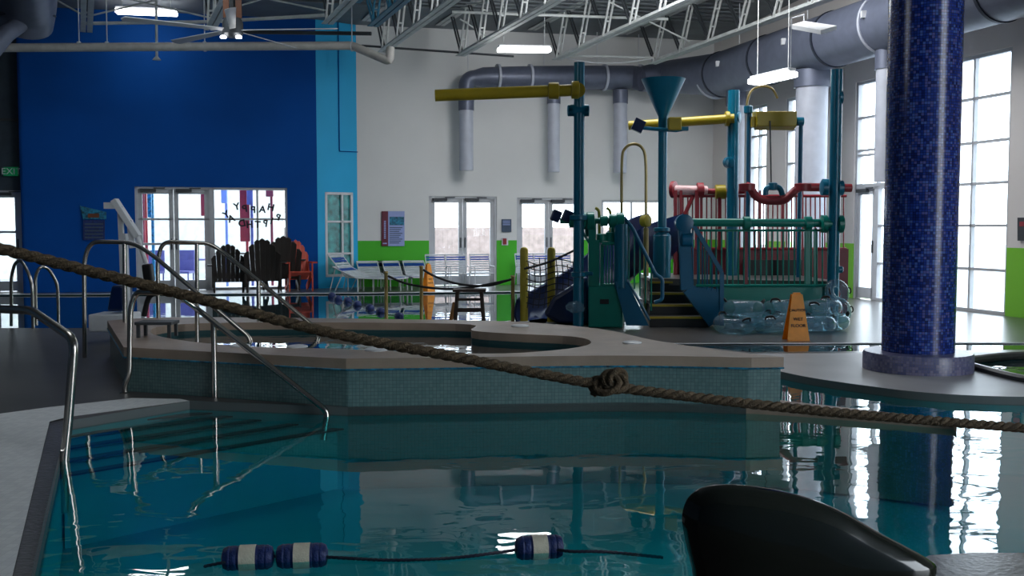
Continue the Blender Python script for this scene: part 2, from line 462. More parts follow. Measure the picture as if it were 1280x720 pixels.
def glazing(kind, p0, d, n_in, u0, z0, u1, z1, vbars, hbars, fw=.06, glassmat=None, fmat=None, double=False, inset=.08, openings=None, do_portal=True):
    """a window or glazed door pair filling an opening"""
    cnt = NWIN if kind == 'window' else NDOOR; cnt[0] += 1
    P = lambda u, z, t=0: V((p0.x, p0.y, 0))+d*u+V((0, 0, z))-n_in*(inset+t)
    root = thing(f'{kind}_{cnt[0]}', None, None, P((u0+u1)/2, z0), kind='structure')
    fm = fmat or M['frame']
    mb = MB(); w = fw
    up = (0, 0, 1)
    mb.bar(P(u0+w/2, z0), P(u0+w/2, z1), w, .1, n_in); mb.bar(P(u1-w/2, z0), P(u1-w/2, z1), w, .1, n_in)
    mb.bar(P(u0, z1-w/2), P(u1, z1-w/2), .1, w); 
    if kind == 'window': mb.bar(P(u0, z0+w/2), P(u1, z0+w/2), .1, w)
    if kind == 'window':
        for t in vbars: mb.bar(P(u0+(u1-u0)*t, z0), P(u0+(u1-u0)*t, z1), w*.8, .08, n_in)
        for z in hbars: mb.bar(P(u0, z), P(u1, z), .08, w*.8)
    mb.build(f'{kind}_frame', fm, root)
    if kind == 'window':
        MB().plate([P(u0+.02, z0+.02, .03), P(u1-.02, z0+.02, .03), P(u1-.02, z1-.02, .03), P(u0+.02, z1-.02, .03)], -n_in*.01).build('pane', glassmat or M['glass'], root)
    else:
        mid = (u0+u1)/2
        halves = [(u0+w, mid-.005), (mid+.005, u1-w)] if double else [(u0+w, u1-w)]
        for k, (a, b) in enumerate(halves):
            lf = MB(); s = .1
            lf.bar(P(a+s/2, z0), P(a+s/2, z1-w), s, .05, n_in).bar(P(b-s/2, z0), P(b-s/2, z1-w), s, .05, n_in)
            lf.bar(P(a, z1-w-.05), P(b, z1-w-.05), .05, .1).bar(P(a, z0+.13), P(b, z0+.13), .05, .22)
            for z in hbars: lf.bar(P(a, z), P(b, z), .05, .05)
            leaf = lf.build('door_leaf', fm, root)
            MB().plate([P(a+s-.02, z0+.2, .0), P(b-s+.02, z0+.2, 0), P(b-s+.02, z1-w-.08, 0), P(a+s-.02, z1-w-.08, 0)], -n_in*.008).build('pane', M['glass'], leaf)
            hx = b-.05 if k == 0 else a+.05
            MB().bar(P(hx, z0+.95, -.05), P(hx, z0+1.2, -.05), .025, .025).build('door_handle', M['dsteel'], leaf)
            cx = a+.2 if k == 0 else a+.2
            MB().bar(P(a+.05, z1-w-.02, -.07), P(a+.4, z1-w-.02, -.07), .07, .07).bar(P(a+.35, z1-w+.03, -.07), P(a+.6, z1-w+.03, -.09), .03, .02).build('door_closer', M['dsteel'], leaf)
    if do_portal: portal(P((u0+u1)/2, (z0+z1)/2, .14), n_in, d, u1-u0, z1-z0)
    return root

# ---- back white wall
bo = []
def op_back(pxl, pxr, top, bottom=DZ):
    a = uz(on_back(pxl, top), A_, e15); b = uz(on_back(pxr, top), A_, e15)
    return (a[0], bottom, b[0], a[1])
o1 = op_back(536, 621, 245); o2 = op_back(646, 727, 247); o3 = op_back(752, 828, 250, 1.1)
wall('wall_back', A_, B_, -.3, WT, [o1, o2, o3], M['wallw'], into=-nb)
glazing('door', A_, e15, nb, *o1, [], [], double=True)
glazing('door', A_, e15, nb, *o2, [], [], double=True)
glazing('window', A_, e15, nb, *o3, [.5], [])
# ---- right wall
def op_right(pxl, pxr, topl, bot=DZ):
    a = uz(on_right(pxl, topl), B_, w15); b = uz(on_right(pxr, topl), B_, w15)
    return [a[0], bot, b[0], a[1]]
ra = op_right(1070, 1150, 93); rb = op_right(1160, 1265, 85); rb[3] = on_right(1265, 58).z
rc = op_right(983, 1006, 112, .9); rd = op_right(937, 959, 118, .9)
for q in (ra, rc, rd): q[3] = rb[3]
RE = B_+w15*26
wall('wall_right', B_, RE, -.3, WT, [ra, rb, rc, rd], M['wallr'], into=-nr)
zb = [on_right(1262, 115).z, on_right(1262, 173).z, on_right(1262, 227).z, on_right(1262, 282).z, on_right(1262, 339).z]
# door with glazing above: the lower left of this opening is a door, the rest fixed lights
zd = on_right(1070, 234).z
ud = ra[0]+(ra[2]-ra[0])*.36
glazing('window', B_, w15, nr, ra[0], zd, ra[2], ra[3], [.36, .5], zb[:2]+[on_right(1085, 187).z])
glazing('window', B_, w15, nr, ud, DZ, ra[2], zd, [.2], [zb[3], zb[4]])
glazing('door', B_, w15, nr, ra[0], DZ, ud, zd, [], [])
glazing('window', B_, w15, nr, rb[0], DZ, rb[2], rb[3], [.36, .56], zb)
glazing('window', B_, w15, nr, *rc, [], zb[:2]+zb[2:4])
glazing('window', B_, w15, nr, *rd, [.5], zb[:4])
# ---- blue walls
b1 = uz(on_blue(168, 235), D_, e15); b2 = uz(on_blue(359, 235), D_, e15)
zt = on_blue(262, 234).z
umid = uz(on_blue(264, 235), D_, e15)[0]
wall('wall_blue', D_, C_, -.3, WT, [(b1[0], DZ, b2[0], zt)], M['blue'], into=-nb)
glazing('door', D_, e15, nb, b1[0], DZ, umid, zt, [], [on_blue(200, 274).z, on_blue(200, 305).z], double=True)
glazing('window', D_, e15, nb, umid, DZ, b2[0], zt, [.6], [on_blue(300, 274).z, on_blue(300, 317).z])
c1 = uz(on_chamf(406, 240), C_, chd); c2 = uz(on_chamf(441, 240), C_, chd)
zc0 = on_chamf(420, 346).z; zc1 = c1[1]
wall('wall_chamfer', C_, A_, -.3, WT, [(c1[0], zc0, c2[0], zc1)], M['ltblue'], into=-nc)
glazing('window', C_, chd, nc, c1[0], zc0, c2[0], zc1, [.62], [on_chamf(420, 277).z, on_chamf(420, 317).z], glassmat=M['frost'], fmat=M['white'], inset=.04, do_portal=False)
# thin conduit lines on the light blue face
mb = MB(); q = on_chamf(423, 60, .02); mb.bar((q.x, q.y, on_chamf(423, 189).z), (q.x, q.y, 7), .02, .02); q2 = on_chamf(446, 60, .02)
mb.bar((q.x, q.y, on_chamf(423, 189).z), (q2.x, q2.y, on_chamf(423, 189).z), .02, .02)
mb.build('trim_1', M['blue'], kind='structure')
# ---- recess at far left
E_ = D_-nb*.5
wall('wall_recess_side', D_, E_, -.3, WT, [], M['blue'], into=e15, thick=.05)
G_ = E_-e15*6
ru0, ru1 = None, None
def on_rec(px, py, off=0): return AP(px, py, E_+nb*off, nb)
ro = (uz(on_rec(-14, 240), G_, e15)[0], DZ, uz(on_rec(27, 240), G_, e15)[0], on_rec(15, 238).z)
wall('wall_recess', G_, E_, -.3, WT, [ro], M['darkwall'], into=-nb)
glazing('door', G_, e15, nb, ro[0], ro[1], ro[2], ro[3], [], [on_rec(10, 290).z], double=False)
q = on_rec(0, 150, .03); MB().bar(q-e15*4, on_rec(26, 150, .03), .06, .05).build('trim_2', M['dsteel'], kind='structure')
# ---- left and rear walls closing the hall
H_ = V((-9.5, -5, 0)); K_ = V((RE.x, -5, 0))
def plainwall(name, a, b, m):
    a, b = V(a), V(b); d = (b-a).normalized(); n = V((-d.y, d.x, 0)); wall(name, a, b, -.3, WT, [], m, into=-n)
wall('wall_left', G_, H_, -.3, WT, [], M['shell'], into=V((-1, 0, 0)))
wall('wall_front', H_, V((RE.x, RE.y if RE.y < -5 else -5, 0)), -.3, WT, [], M['shell'], into=V((0, -1, 0)))
# ---- ceiling (slopes gently up towards the viewer)
jd = V((-math.sin(R(23)), math.cos(R(23)), 0))
TS = math.tan(R(2.4))
J4e = AY(695, 75, 24.4)
def zroof(x, y, base): return base-TS*((x-J4e.x)*jd.x+(y-J4e.y)*jd.y)
mb = MB()
cp = [xy(G_), xy(E_), xy(E_), xy(C_), xy(A_), xy(B_), xy(RE), (RE.x, -5.1), (-9.6, -5.1)]
for t in cdt([[p for i, p in enumerate(cp) if i != 2]])[0]:
    mb.face([(x, y, zroof(x, y, 6.5)) for x, y in t]); mb.face([(x, y, zroof(x, y, 6.7)) for x, y in t])
# deck ribs
for k in range(46):
    y0 = 8+k*.33
    a = V((-9, y0-1.4, 0)); b = V((5.4, y0+2.45, 0))
    a.z = zroof(a.x, a.y, 6.47); b.z = zroof(b.x, b.y, 6.47)
    mb.bar(a, b, .12, .05)
mb.build('ceiling', M['ceil'], kind='structure')

# ------------------------------------------------------------------ floor, pools
H = .47
gut_out = [AZ(15, 722), AZ(62, 527)]
gut_in = [AZ(38, 722), AZ(83, 526)]
dl = (gut_in[0]-gut_in[1]).normalized()
near_end = gut_in[1]+dl*((gut_in[1].y-2.9)/-dl.y)
cS = AZ(237, 501)
arc = [AZ(435, 519, 0), AZ(608, 516, 0), AZ(780, 513.5, 0), AZ(935, 517, 0)]
spa_l = AZ(160, 492, .05)
arcs = crom(arc, 8)
spa_r0 = AZ(935, 453, H); spa_r1 = AZ(976, 446, H)
off = V((arc[-1].x-spa_r0.x, arc[-1].y-spa_r0.y, 0))
spa_rc = V((spa_r1.x, spa_r1.y, 0))
isl_edge = crom([AZ(930, 452), AZ(975, 464), AZ(1020, 473), AZ(1083, 482), AZ(1140, 489), AZ(1201, 493.5), AZ(1280, 496), AZ(1420, 497), AZ(1560, 490)], 5)
near_edge = [V((4.9, 4.6, 0)), V((3.3, 4.6, 0)), AZ(1285, 691), AZ(1215, 691), AZ(1162, 694), V((1.62, 4.3, 0)), V((1.35, 3.9, 0)), V((1.15, 3.4, 0)), V((1.0, 2.9, 0))]
pool_poly = [xy(near_end), xy(gut_in[1]), xy(cS)] + [xy(p) for p in arcs] + [xy(spa_rc)] + [(1.78, 9.25), (1.85, 10.6), (2.2, 11.35)] + [xy(p) for p in isl_edge] + [(8.2, 4.7)] + [xy(p) for p in near_edge]
# raised spa outline
spa_back = crom([AZ(976, 446, H), AZ(880, 435, H), AZ(810, 424, H), AZ(760, 413, H), AZ(700, 406, H), AZ(620, 401.5, H), AZ(450, 398.5, H), AZ(300, 397, H), AZ(200, 397, H), AZ(137, 401, H)], 4)
spa_poly = [xy(spa_l)] + [xy(p) for p in arcs] + [xy(p) for p in spa_back]
# far lap pool
fp = [AZ(-160, 368.5), AZ(0, 368.3), AZ(450, 366.5), AZ(640, 364.5), AZ(700, 364), AZ(728, 372), AZ(735, 390), AZ(700, 400), AZ(500, 404), AZ(135, 410), AZ(0, 410), AZ(-200, 410)]
far_poly = [xy(p) for p in fp]
# thin strip of water on the right
sp_ = [AZ(834, 430), AZ(870, 430), AZ(1120, 429), AZ(1290, 429), AZ(1420, 429), AZ(1420, 436), AZ(1290, 437), AZ(1120, 438.5), AZ(937, 440), AZ(880, 434)]
strip_poly = [xy(p) for p in sp_]
# round plunge pool to the right of the column
pc = AZ(1310, 463); 
pl = crom([AZ(1205, 456), AZ(1225, 451), AZ(1280, 446.5), AZ(1380, 446), AZ(1450, 460), AZ(1420, 478), AZ(1330, 483), AZ(1280, 477), AZ(1235, 466)], 4, closed=True)
plunge_poly = [xy(p) for p in pl]
# white tiled deck and gutter
g0 = gut_out[1]; go_dir = (gut_out[0]-gut_out[1]).normalized()
gut_far = g0+go_dir*((g0.y-2.9)/-go_dir.y)
wd = [gut_far, g0, AZ(83, 521.5), cS, AZ(225, 498.5), AZ(165, 497.5), AZ(60, 509), AZ(0, 517), AZ(-150, 533), AZ(-320, 600), V((-3.6, 2.9, 0))]
white_poly = [xy(p) for p in wd]
gutter_poly = [xy(near_end), xy(gut_far), xy(g0), xy(AZ(83, 521.5)), xy(gut_in[1])]
# pale island: everything between the channel, the strip and beyond
ilp = [xy(p) for p in isl_edge] + [xy(AZ(1560, 445)), xy(AZ(1420, 440))] + [xy(AZ(1290, 440)), xy(AZ(1120, 441)), xy(AZ(937, 442)), xy(AZ(900, 443))]
outer = [(-16.5, -6), (18, -6), (18, 40), (-16.5, 40)]
mbf = MB(); regs = cdt([outer, ilp, spa_poly, pool_poly, far_poly, strip_poly, plunge_poly, white_poly, gutter_poly])
# indoor footprint keeps the floor inside the hall
foot = [xy(G_-nb*.15), xy(E_-nb*.15), xy(E_-nb*.1+e15*.05), xy(C_-nb*.15), xy(A_-nb*.15), xy(B_-nb*.15-nr*.15), xy(RE-nr*.15), (RE.x, -5.1), (-9.6, -5.1)]
regs = cdt([foot, ilp, spa_poly, pool_poly, far_poly, strip_poly, plunge_poly, white_poly, gutter_poly])
def flat(tris, z, name, m, **kw):
    mb = MB()
    for t in tris: mb.face([(p[0], p[1], z) for p in t], [(p[0], p[1]) for p in t])
    return mb.build(name, m, **kw)
o = flat(regs[0], DZ, 'floor', M['deck'], kind='structure')
# darker worn concrete at the left, as a second slot
o.data.materials.append(M['darkdeck'])
for f in o.data.polygons:
    c = o.matrix_world @ f.center
    c = f.center+o.location
    if c.x < -2.0 and c.y < 16 and c.x < -.1*c.y: f.material_index = 1
flat(regs[1], DZ, 'floor_island', M['island'], kind='structure')
flat(regs[7], DZ, 'floor_deck_tile', M['whitedeck'], kind='structure')
MB().prism(gutter_poly, -.12, DZ-.012).build('trim_3', M['gutter'], kind='structure')
MB().prism(foot, -1.0, -.8).build('leak_blocker_slab', M['darkdeck'], kind='structure')  # added unseen under the pools to block sky light leaking through floor gaps
def basin(name, poly, depth, m, label=None):
    mb = MB(); mb.wallstrip(poly, -depth, DZ-.001, True)
    for t in cdt([poly])[0]: mb.face([(p[0], p[1], -depth) for p in t])
    return mb.build(name, m, kind='structure')
basin('trim_4', pool_poly, .62, M['poolwall'])
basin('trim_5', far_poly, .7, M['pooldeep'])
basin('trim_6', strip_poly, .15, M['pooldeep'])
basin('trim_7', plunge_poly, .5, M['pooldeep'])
def water(name, poly, z, m, label):
    mb = MB()
    for t in cdt([poly])[0]: mb.face([(p[0], p[1], z) for p in t])
    return mb.build(name, m, None, label, 'water', kind='stuff')
water('pool_water', pool_poly, 0, M['water'], 'turquoise water filling the large near pool and the channel around the island')
water('pool_water', far_poly, .045, M['calm'], 'dark reflecting water of the far pool below the blue wall')
water('pool_water', strip_poly, .062, M['calm'], 'narrow strip of shallow water behind the orange wet floor sign')
water('pool_water', plunge_poly, .05, M['spawater'], 'bright rippled water of the plunge pool right of the mosaic column')
# white edge line of the far pool and dark lip of the plunge pool
mb = MB()
for a, b in zip(fp[:4], fp[1:5]): mb.bar(V((a.x, a.y, DZ+.004)), V((b.x, b.y, DZ+.004)), .1, .012)
mb.build('trim_8', M['white'], kind='structure')
mb = MB(); mb.tube([(p.x, p.y, DZ+.02) for p in pl], .045, 8, closed=True); mb.build('trim_9', M['copedark'], kind='structure')
mb = MB()
for a, b in zip(sp_[:4], sp_[1:5]): mb.bar(V((a.x, a.y, DZ+.004)), V((b.x, b.y, DZ+.004)), .05, .01)
mb.build('trim_10', M['white'], kind='structure')
# entry steps under the water at the left
ends = [((86, 533), (330, 509)), ((84, 545), (360, 511)), ((83, 560), (395, 514)), ((82, 576), (430, 520)), ((79, 594), (440, 533))]
mb = MB(); mbn = MB(); prev = (cS, gut_in[1])
for i, (l, r) in enumerate(ends):
    z = -.03-.022*i
    a, b = AZ(*l, z), AZ(*r, z)
    d = (b-a).normalized(); a2 = a-d*.0; b2 = b+d*.0
    pa, pb = V((prev[1].x, prev[1].y, 0)), V((prev[0].x, prev[0].y, 0))
    mb.face([(pa.x, pa.y, z), (a2.x, a2.y, z), (b2.x, b2.y, z), (pb.x, pb.y, z)])
    mb.face([(a2.x, a2.y, z), (b2.x, b2.y, z), (b2.x, b2.y, -.62), (a2.x, a2.y, -.62)])
    mbn.bar(V((a2.x, a2.y-.01, z)), V((b2.x, b2.y-.01, z)), .085, .012)
    prev = (b2, a2)
st = mb.build('pool_steps', M['step'], kind='structure')
mbn.build('step_nosing', M['nosing'], st)
# raised spa: mosaic body, coping, water
sroot = thing('raised_spa', None, None, (0, 10.3, 0), kind='structure')
MB().wallstrip(spa_poly, -.62, H-.09, True).build('tile_wall', M['spatile'], sroot)
basn = crom([AZ(202, 421, H), AZ(290, 432, H), AZ(420, 436, H), AZ(600, 442, H), AZ(695, 437.5, H), AZ(738, 429.5, H), AZ(720, 421, H), AZ(640, 417, H), AZ(590, 413, H), AZ(588, 405.5, H), AZ(480, 403.5, H), AZ(330, 403, H), AZ(230, 405, H), AZ(190, 411, H)], 4, closed=True)
bas_poly = [xy(p) for p in basn]
# coping slab, slightly proud of the tile
cx_ = sum(p[0] for p in spa_poly)/len(spa_poly); cy_ = sum(p[1] for p in spa_poly)/len(spa_poly)
cop = [(cx_+(p[0]-cx_)*1.008, cy_+(p[1]-cy_)*1.012) for p in spa_poly]
rg = cdt([cop, bas_poly]); mb = MB()
for t in rg[0]:
    mb.face([(p[0], p[1], H) for p in t]); mb.face([(p[0], p[1], H-.085) for p in t])
mb.wallstrip(cop, H-.085, H, True); mb.wallstrip(bas_poly, H-.085, H, True)
mb.build('coping', M['coping'], sroot)
mb = MB(); cl = [(p[0], p[1], H-.092) for p in cop]; mb.tube(cl, .008, 6, closed=True); mb.build('edge_strip', M['aqua'], sroot)
mb = MB(); mb.wallstrip(bas_poly, -.2, H-.08, True)
for t in cdt([bas_poly])[0]: mb.face([(p[0], p[1], -.2) for p in t])
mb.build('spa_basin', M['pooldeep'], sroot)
water('pool_water', bas_poly, H-.12, M['spawater'], 'dark water inside the raised round spa')
for px, py, r in ((470, 438, .1), (372, 434, .09), (650, 408, .1), (790, 429, .09), (300, 433, .09)):
    p = AZ(px, py, H); MB().lathe([(r, 0), (r, .012), (r*.8, .018)], p, 20).build('skimmer_lid', M['white'], sroot, smooth=True)
# low curb running on from the spa into the channel
cr = crom([AZ(925, 516.5, 0), AZ(1000, 521, 0), AZ(1080, 527.5, 0), AZ(1140, 532.5, 0), AZ(1192, 537, 0)], 5)
bk = crom([AZ(940, 496, .05), AZ(1000, 503, .05), AZ(1080, 512, .05), AZ(1140, 519, .05), AZ(1185, 526, .05), AZ(1196, 532, .05)], 5)
curb = [xy(p) for p in cr]+[xy(p) for p in bk[::-1]]
MB().prism(curb, -.6, .05).build('trim_11', M['coping'], kind='structure')

# ------------------------------------------------------------------ mosaic column
cc = AZ(1149, 462); cc.y += .05
col_c = V((cc.x, cc.y, DZ)); rr = (AY(1194, 440, cc.y).x-AY(1107, 440, cc.y).x)/2
root = thing('mosaic_column', 'tall round column in cobalt blue mosaic standing on the pale island', 'column', col_c)
MB().lathe([(rr*.985, .18), (rr*1.0, 3), (rr*1.0, 7.35)], col_c, 64, uvr=rr).build('shaft', M['coltile'], root, smooth=True)
MB().lathe([(rr*1.5, 0), (rr*1.5, .165), (rr*1.47, .185), (rr*.9, .19)], col_c, 64, uvr=rr*1.5).build('plinth', M['plinth'], root, smooth=True)

# ------------------------------------------------------------------ roof joists
def joist(name_m, end, label, length=9.5, depth=1.0, extra=0):
    root = thing('roof_joist', label, 'joist', end, group='bar joists under the roof')
    d = (jd*-1); dz = TS
    side = V((d.y, -d.x, 0)).normalized()
    P = lambda s, h: V(end)+V((d.x*s, d.y*s, dz*s+h))
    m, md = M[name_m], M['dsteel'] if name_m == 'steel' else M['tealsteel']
    for nm, h in (('bottom_chord', 0), ('top_chord', depth)):
        mb = MB()
        for sd in (-1, 1):
            s0 = 0 if h == 0 else -1.4+extra
            mb.bar(P(s0, h)+side*sd*.062, P(length, h)+side*sd*.062, .1, .014)
            mb.bar(P(s0, h+.045)+side*sd*.018, P(length, h+.045)+side*sd*.018, .014, .09)
        mb.build(nm, m, root)
    n = int(length/1.15)
    for k in range(n+1):
        s = .12+k*1.15
        mb = MB()
        for sd in (-1, 1): mb.bar(P(s, .03)+side*sd*.05, P(s+.42, depth)+side*sd*.05, .035, .035)
        for t in (.3, .65): mb.bar(P(s+.42*t, .03+depth*t)-side*.06, P(s+.42*t, .03+depth*t)+side*.06, .03, .03)
        mb.build('web_strut', m, root)
        mb = MB()
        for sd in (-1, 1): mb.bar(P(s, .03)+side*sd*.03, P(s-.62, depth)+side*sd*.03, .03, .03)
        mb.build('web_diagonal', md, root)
    return root
jl = [((108, 40), 20.8, 'steel', 'grey bar joist at far left beside the big round duct'),
      ((262, 38), 20.7, 'steel', 'grey bar joist ending over the blue wall beside the ceiling fan'),
      ((409, 30), 20.0, 'steel', 'pale bar joist ending in front of the light blue wall'),
      ((478, 65), 23.2, 'steel', 'pale bar joist ending above the bend of the long white pipe'),
      ((575, 70), 23.8, 'steel', 'pale bar joist ending left of the lit centre lamp'),
      ((695, 75), 24.4, 'steel', 'pale bar joist ending right of the lit centre lamp above the tall teal post'),
      ((815, 80), 24.9, 'steel', 'pale bar joist ending above the funnel')]
for (px, py), Y, m, lb in jl:
    e = AY(px, py, Y)
    joist(m, e, lb)
# short teal joist piece
e = AY(466, 33, 20.6)
joist('tealsteel', e, 'short teal painted bar joist left of the pale joists', length=3.2, depth=.8)
# bridging rods tying the joists together
def rod(name, a, b, r, label, m='steel', cat='rod', group='bridging rods between the joists'):
    MB().tube([a, b], r, 8).build(name, M[m], None, label, cat, group, smooth=True)
E = [AY(px, py, Y) for (px, py), Y, m, lb in jl]
for k in range(2):
    rod('bridging_rod', E[k]+V((0, 0, .17)), E[k+1]+V((0, 0, .17)), .035, ['thin grey rod level across the blue wall, left of the ceiling fan', 'thin grey rod level across the blue wall, behind the ceiling fan'][k])
    a, b = E[k], E[k+1]
    rod('cross_brace', a+V((0, 0, .3)), b+V((0, 0, .85)), .018, ['thin diagonal brace rising right, above the left lit lamp', 'thin diagonal brace rising right, behind the ceiling fan'][k], group='cross braces between the joists')
    rod('cross_brace', a+V((0, 0, .85)), b+V((0, 0, .25)), .018, ['thin diagonal brace falling right, above the left lit lamp', 'thin diagonal brace falling right, behind the ceiling fan'][k], group='cross braces between the joists')
rod('cross_brace', AY(60, -6, 20.8), E[0]+V((0, 0, .3)), .018, 'thin diagonal brace falling right beside the big round duct', group='cross braces between the joists')
rod('bridging_rod', AY(300, 40, 21.5), AY(464, 42, 21), .04, 'dark rod level across the light blue wall', 'dsteel')
rod('bridging_rod', AY(452, 57, 23.3), E[5]+V((-1.0, -.2, .05)), .025, 'thin dark rod behind the left ends of the pale joists', 'dsteel')
rod('bridging_rod', AY(565, 15, 22), AY(835, 24, 22.6), .03, 'white rod crossing the pale joists near their top')
rod('bridging_rod', AY(700, 69, 24.3), AY(816, 72, 24.7), .025, 'white rod between the two right joist ends')
MB().tube(crom([AY(700, 71, 24.3), AY(740, 78, 24.4), AY(780, 78, 24.6), AY(816, 73, 24.7)], 4), .015, 6).build('hanging_cable', M['white'], None, 'thin white cable sagging between the two right joist ends', 'cable')
for a, b, lb in (((765, 4, 21.5), (862, 52, 23), 'thin diagonal brace falling right across the two right joists'), ((575, 24, 23.3), (610, 46, 23.5), 'thin diagonal brace left of the lit centre lamp')):
    rod('cross_brace', AY(*a), AY(*b), .018, lb, group='cross braces between the joists')

# ------------------------------------------------------------------ long white pipe
pz = fillet([AY(-40, 60, 20.3), AY(60, 58, 20.3), AY(440, 57, 21.2), AY(487, 78, 22.6), AY(488, 70, 22.7), AY(488, 56, 22.8)], .12, 4)
rt = thing('long_pipe', 'long white pipe running level across the top of the blue wall', 'pipe', AY(0, 59, 20.3))
MB().tube(pz[:-8] if False else fillet([AY(-40, 60, 20.3), AY(440, 57, 21.0), AY(487, 77, 20.6), AY(488, 60, 20.7)], .1, 4), .085, 14).build('pipe_run', M['pipe'], rt, smooth=True)
for px in (99, 134, 256, 440):
    p = AY(px, 58, 20.4+(px/440)*.6)
    mb = MB().tube([p+V((0, 0, .02)), p+V((0, 0, 1.0))], .012, 6); mb.lathe([(.1, -.02), (.1, .02)], p, 16, axis=(1, 0, 0)); mb.build('pipe_hanger', M['white'], rt)

# ------------------------------------------------------------------ ducts
def duct_on_right(px, n_off, z):
    q = AP(px, 283, B_+nr*n_off, nr); return V((q.x, q.y, z))
NO = 1.25
ZB = 5.1; rbig = .52
root = thing('round_duct', 'huge grey spiral duct running along the right wall under the roof', 'duct', duct_on_right(1000, NO, ZB), group=None)
pts = [duct_on_right(862, NO, ZB)] + [duct_on_right(p, NO, ZB) for p in (900, 940, 1000, 1060, 1100, 1160, 1220, 1290, 1400, 1700)]
def ondepth(px, py, Y): return AY(px, py, Y)
pL = crom([on_back(800, 99, 1.0), on_back(838, 96, 1.1), pts[1]+V((0, 0, 0))], 5)
dpath = pL + pts[2:]
dr = [.3+(.52-.3)*min(1, i/10) for i in range(len(dpath))]
MB().tube(dpath, dr, 32).build('duct_run', M['duct'], root, smooth=True)
dd = (pts[-1]-pts[2]).normalized()
for px in (893, 901, 958, 1040, 1245, 1100):
    p = duct_on_right(px, NO, ZB)
    MB().lathe([(rbig*1.0, -.03), (rbig*1.035, -.03), (rbig*1.035, .03), (rbig*1.0, .03)], p, 36, axis=dd).build('duct_joint', M['ductband'] if px not in (893, 1100) else M['drop'], root, smooth=True)
for px in (921, 1005, 1107):
    p = duct_on_right(px, NO, ZB)+V((0, 0, rbig)); MB().tube([p, p+V((0, 0, 1.2))], .012, 6).build('duct_hanger', M['white'], root)
    q = p-V((0, 0, rbig)); a = V((-rbig*1.02*math.cos(.2), 0, -.1))
    MB().box(q+nr*rbig*1.02+V((0, 0, .1)), (.08, .08, .12)).build('duct_bracket', M['white'], root)
root = thing('round_duct', 'smaller pale duct with an elbow along the top of the white back wall', 'duct', on_back(700, 97, .6))
pp = fillet([on_back(583, 128, .6), on_back(583, 98, .6), on_back(604, 97, .6)], .6, 6)+[on_back(px, 97, .6) for px in (660, 740, 790)]+[on_back(806, 99, .95)]
MB().tube(pp, [.19]*(len(pp)-5)+[.25, .28, .3, .3, .3], 24).build('duct_run', M['duct'], root, smooth=True)
for px in (622, 662, 755, 800):
    p = on_back(px, 97, .6); MB().lathe([(.31, -.03), (.33, -.03), (.33, .03), (.31, .03)], p, 28, axis=e15).build('duct_joint', M['drop'], root, smooth=True)
for px in (585, 680, 746, 798):
    p = on_back(px, 96, .6); MB().tube([p, V((p.x, p.y, 6.4))], .012, 6).build('duct_hanger', M['white'], root)
def drop(px, top, bot, r, label, p=None):
    p = p or on_back(px, bot, .6)
    root = thing('drop_duct', label, 'duct', (p.x, p.y, bot), group='vertical ducts')
    MB().lathe([(r, 0), (r, top-bot)], (p.x, p.y, bot), 24).build('duct_run', M['drop'], root, smooth=True)
    MB().lathe([(r*1.12, top-bot-.35), (r*1.12, top-bot-.02), (r, top-bot)], (p.x, p.y, bot), 24).build('collar', M['duct'], root, smooth=True)
for px, pb, r, lb in ((583, 213, .17, 'vertical pale duct hanging below the elbow behind the yellow pipe'), (692, 215, .15, 'vertical pale duct on the back wall left of the tall teal post'), (775, 216, .17, 'vertical pale duct on the back wall left of the funnel')):
    q = on_back(px, pb, .6); drop(px, on_back(px, 112 if px > 600 else 120, .6).z, q.z, r, lb, q)
for px, bot, r, lb in ((918, DZ, .2, 'pale vertical duct behind the teal pole left of the tipping bucket'), (1012, DZ, .31, 'thick white vertical duct right of the tipping bucket'), (1105, None, .19, 'vertical duct under the big duct, left of the mosaic column')):
    q = duct_on_right(px, NO, ZB); b = DZ if bot is not None else AP(px, 227, V((q.x, q.y, 0)), V((0, 1, 0))).z
    drop(px, ZB-rbig+.06, b, r, lb, q)
# duct at top left corner
root = thing('round_duct', 'dim purple grey duct elbow in the top left corner', 'duct', AY(30, 20, 16.5))
MB().tube(crom([AY(0, -90, 14), AY(28, -40, 15.5), AY(32, 0, 16.5), AY(28, 28, 16.8)], 6), .46, 28).lathe([(.46, 0), (.3, .12), (.05, .15)], AY(28, 28, 16.8), 28, axis=(-.1, .1, -1)).build('duct_run', M['duct'], root, smooth=True)
for (px, py) in ((30, 6), (30, 20)):
    MB().lathe([(.465, -.02), (.478, 0), (.465, .02)], AY(px, py, 16.6), 28, axis=(0.03, .1, -1)).build('duct_joint', M['ductband'], root, smooth=True)
MB().tube([AY(25, 30, 16.4), AY(8, 42, 16), AY(-12, 66, 15.6)], .13, 16).build('branch_duct', M['duct'], root, smooth=True)

# ------------------------------------------------------------------ lamps
def tube_lamp(a, b, w, label, lit=True):
    a, b = V(a), V(b); c = (a+b)/2
    root = thing('ceiling_lamp', label, 'lamp', c, group='long ceiling lamps')
    MB().bar(a, b, w, .09).build('diffuser', M['lamp'] if lit else M['white'], root, bevel=.02)
    MB().bar(a+V((0, 0, .07)), b+V((0, 0, .07)), w*.6, .05).build('housing', M['frame'], root)
    mb = MB()
    for t in (.1, .9): p = a.lerp(b, t); MB().tube([p+V((0, 0, .08)), V((p.x, p.y, zroof(p.x, p.y, 6.5)))], .006, 6).build('hanger_wire', M['steel'], root)
tube_lamp(AY(145, 14, 22.3), AY(221, 17, 22.5), .26, 'lit long ceiling lamp in front of the dark blue wall')
tube_lamp(AY(623, 62, 22), AY(687, 63, 22.4), .22, 'lit long ceiling lamp at the centre between two pale joists')
tube_lamp(AY(942, 103, 17.5), AY(990, 92, 16.8), .3, 'lit long ceiling lamp below the huge duct above the tipping bucket')
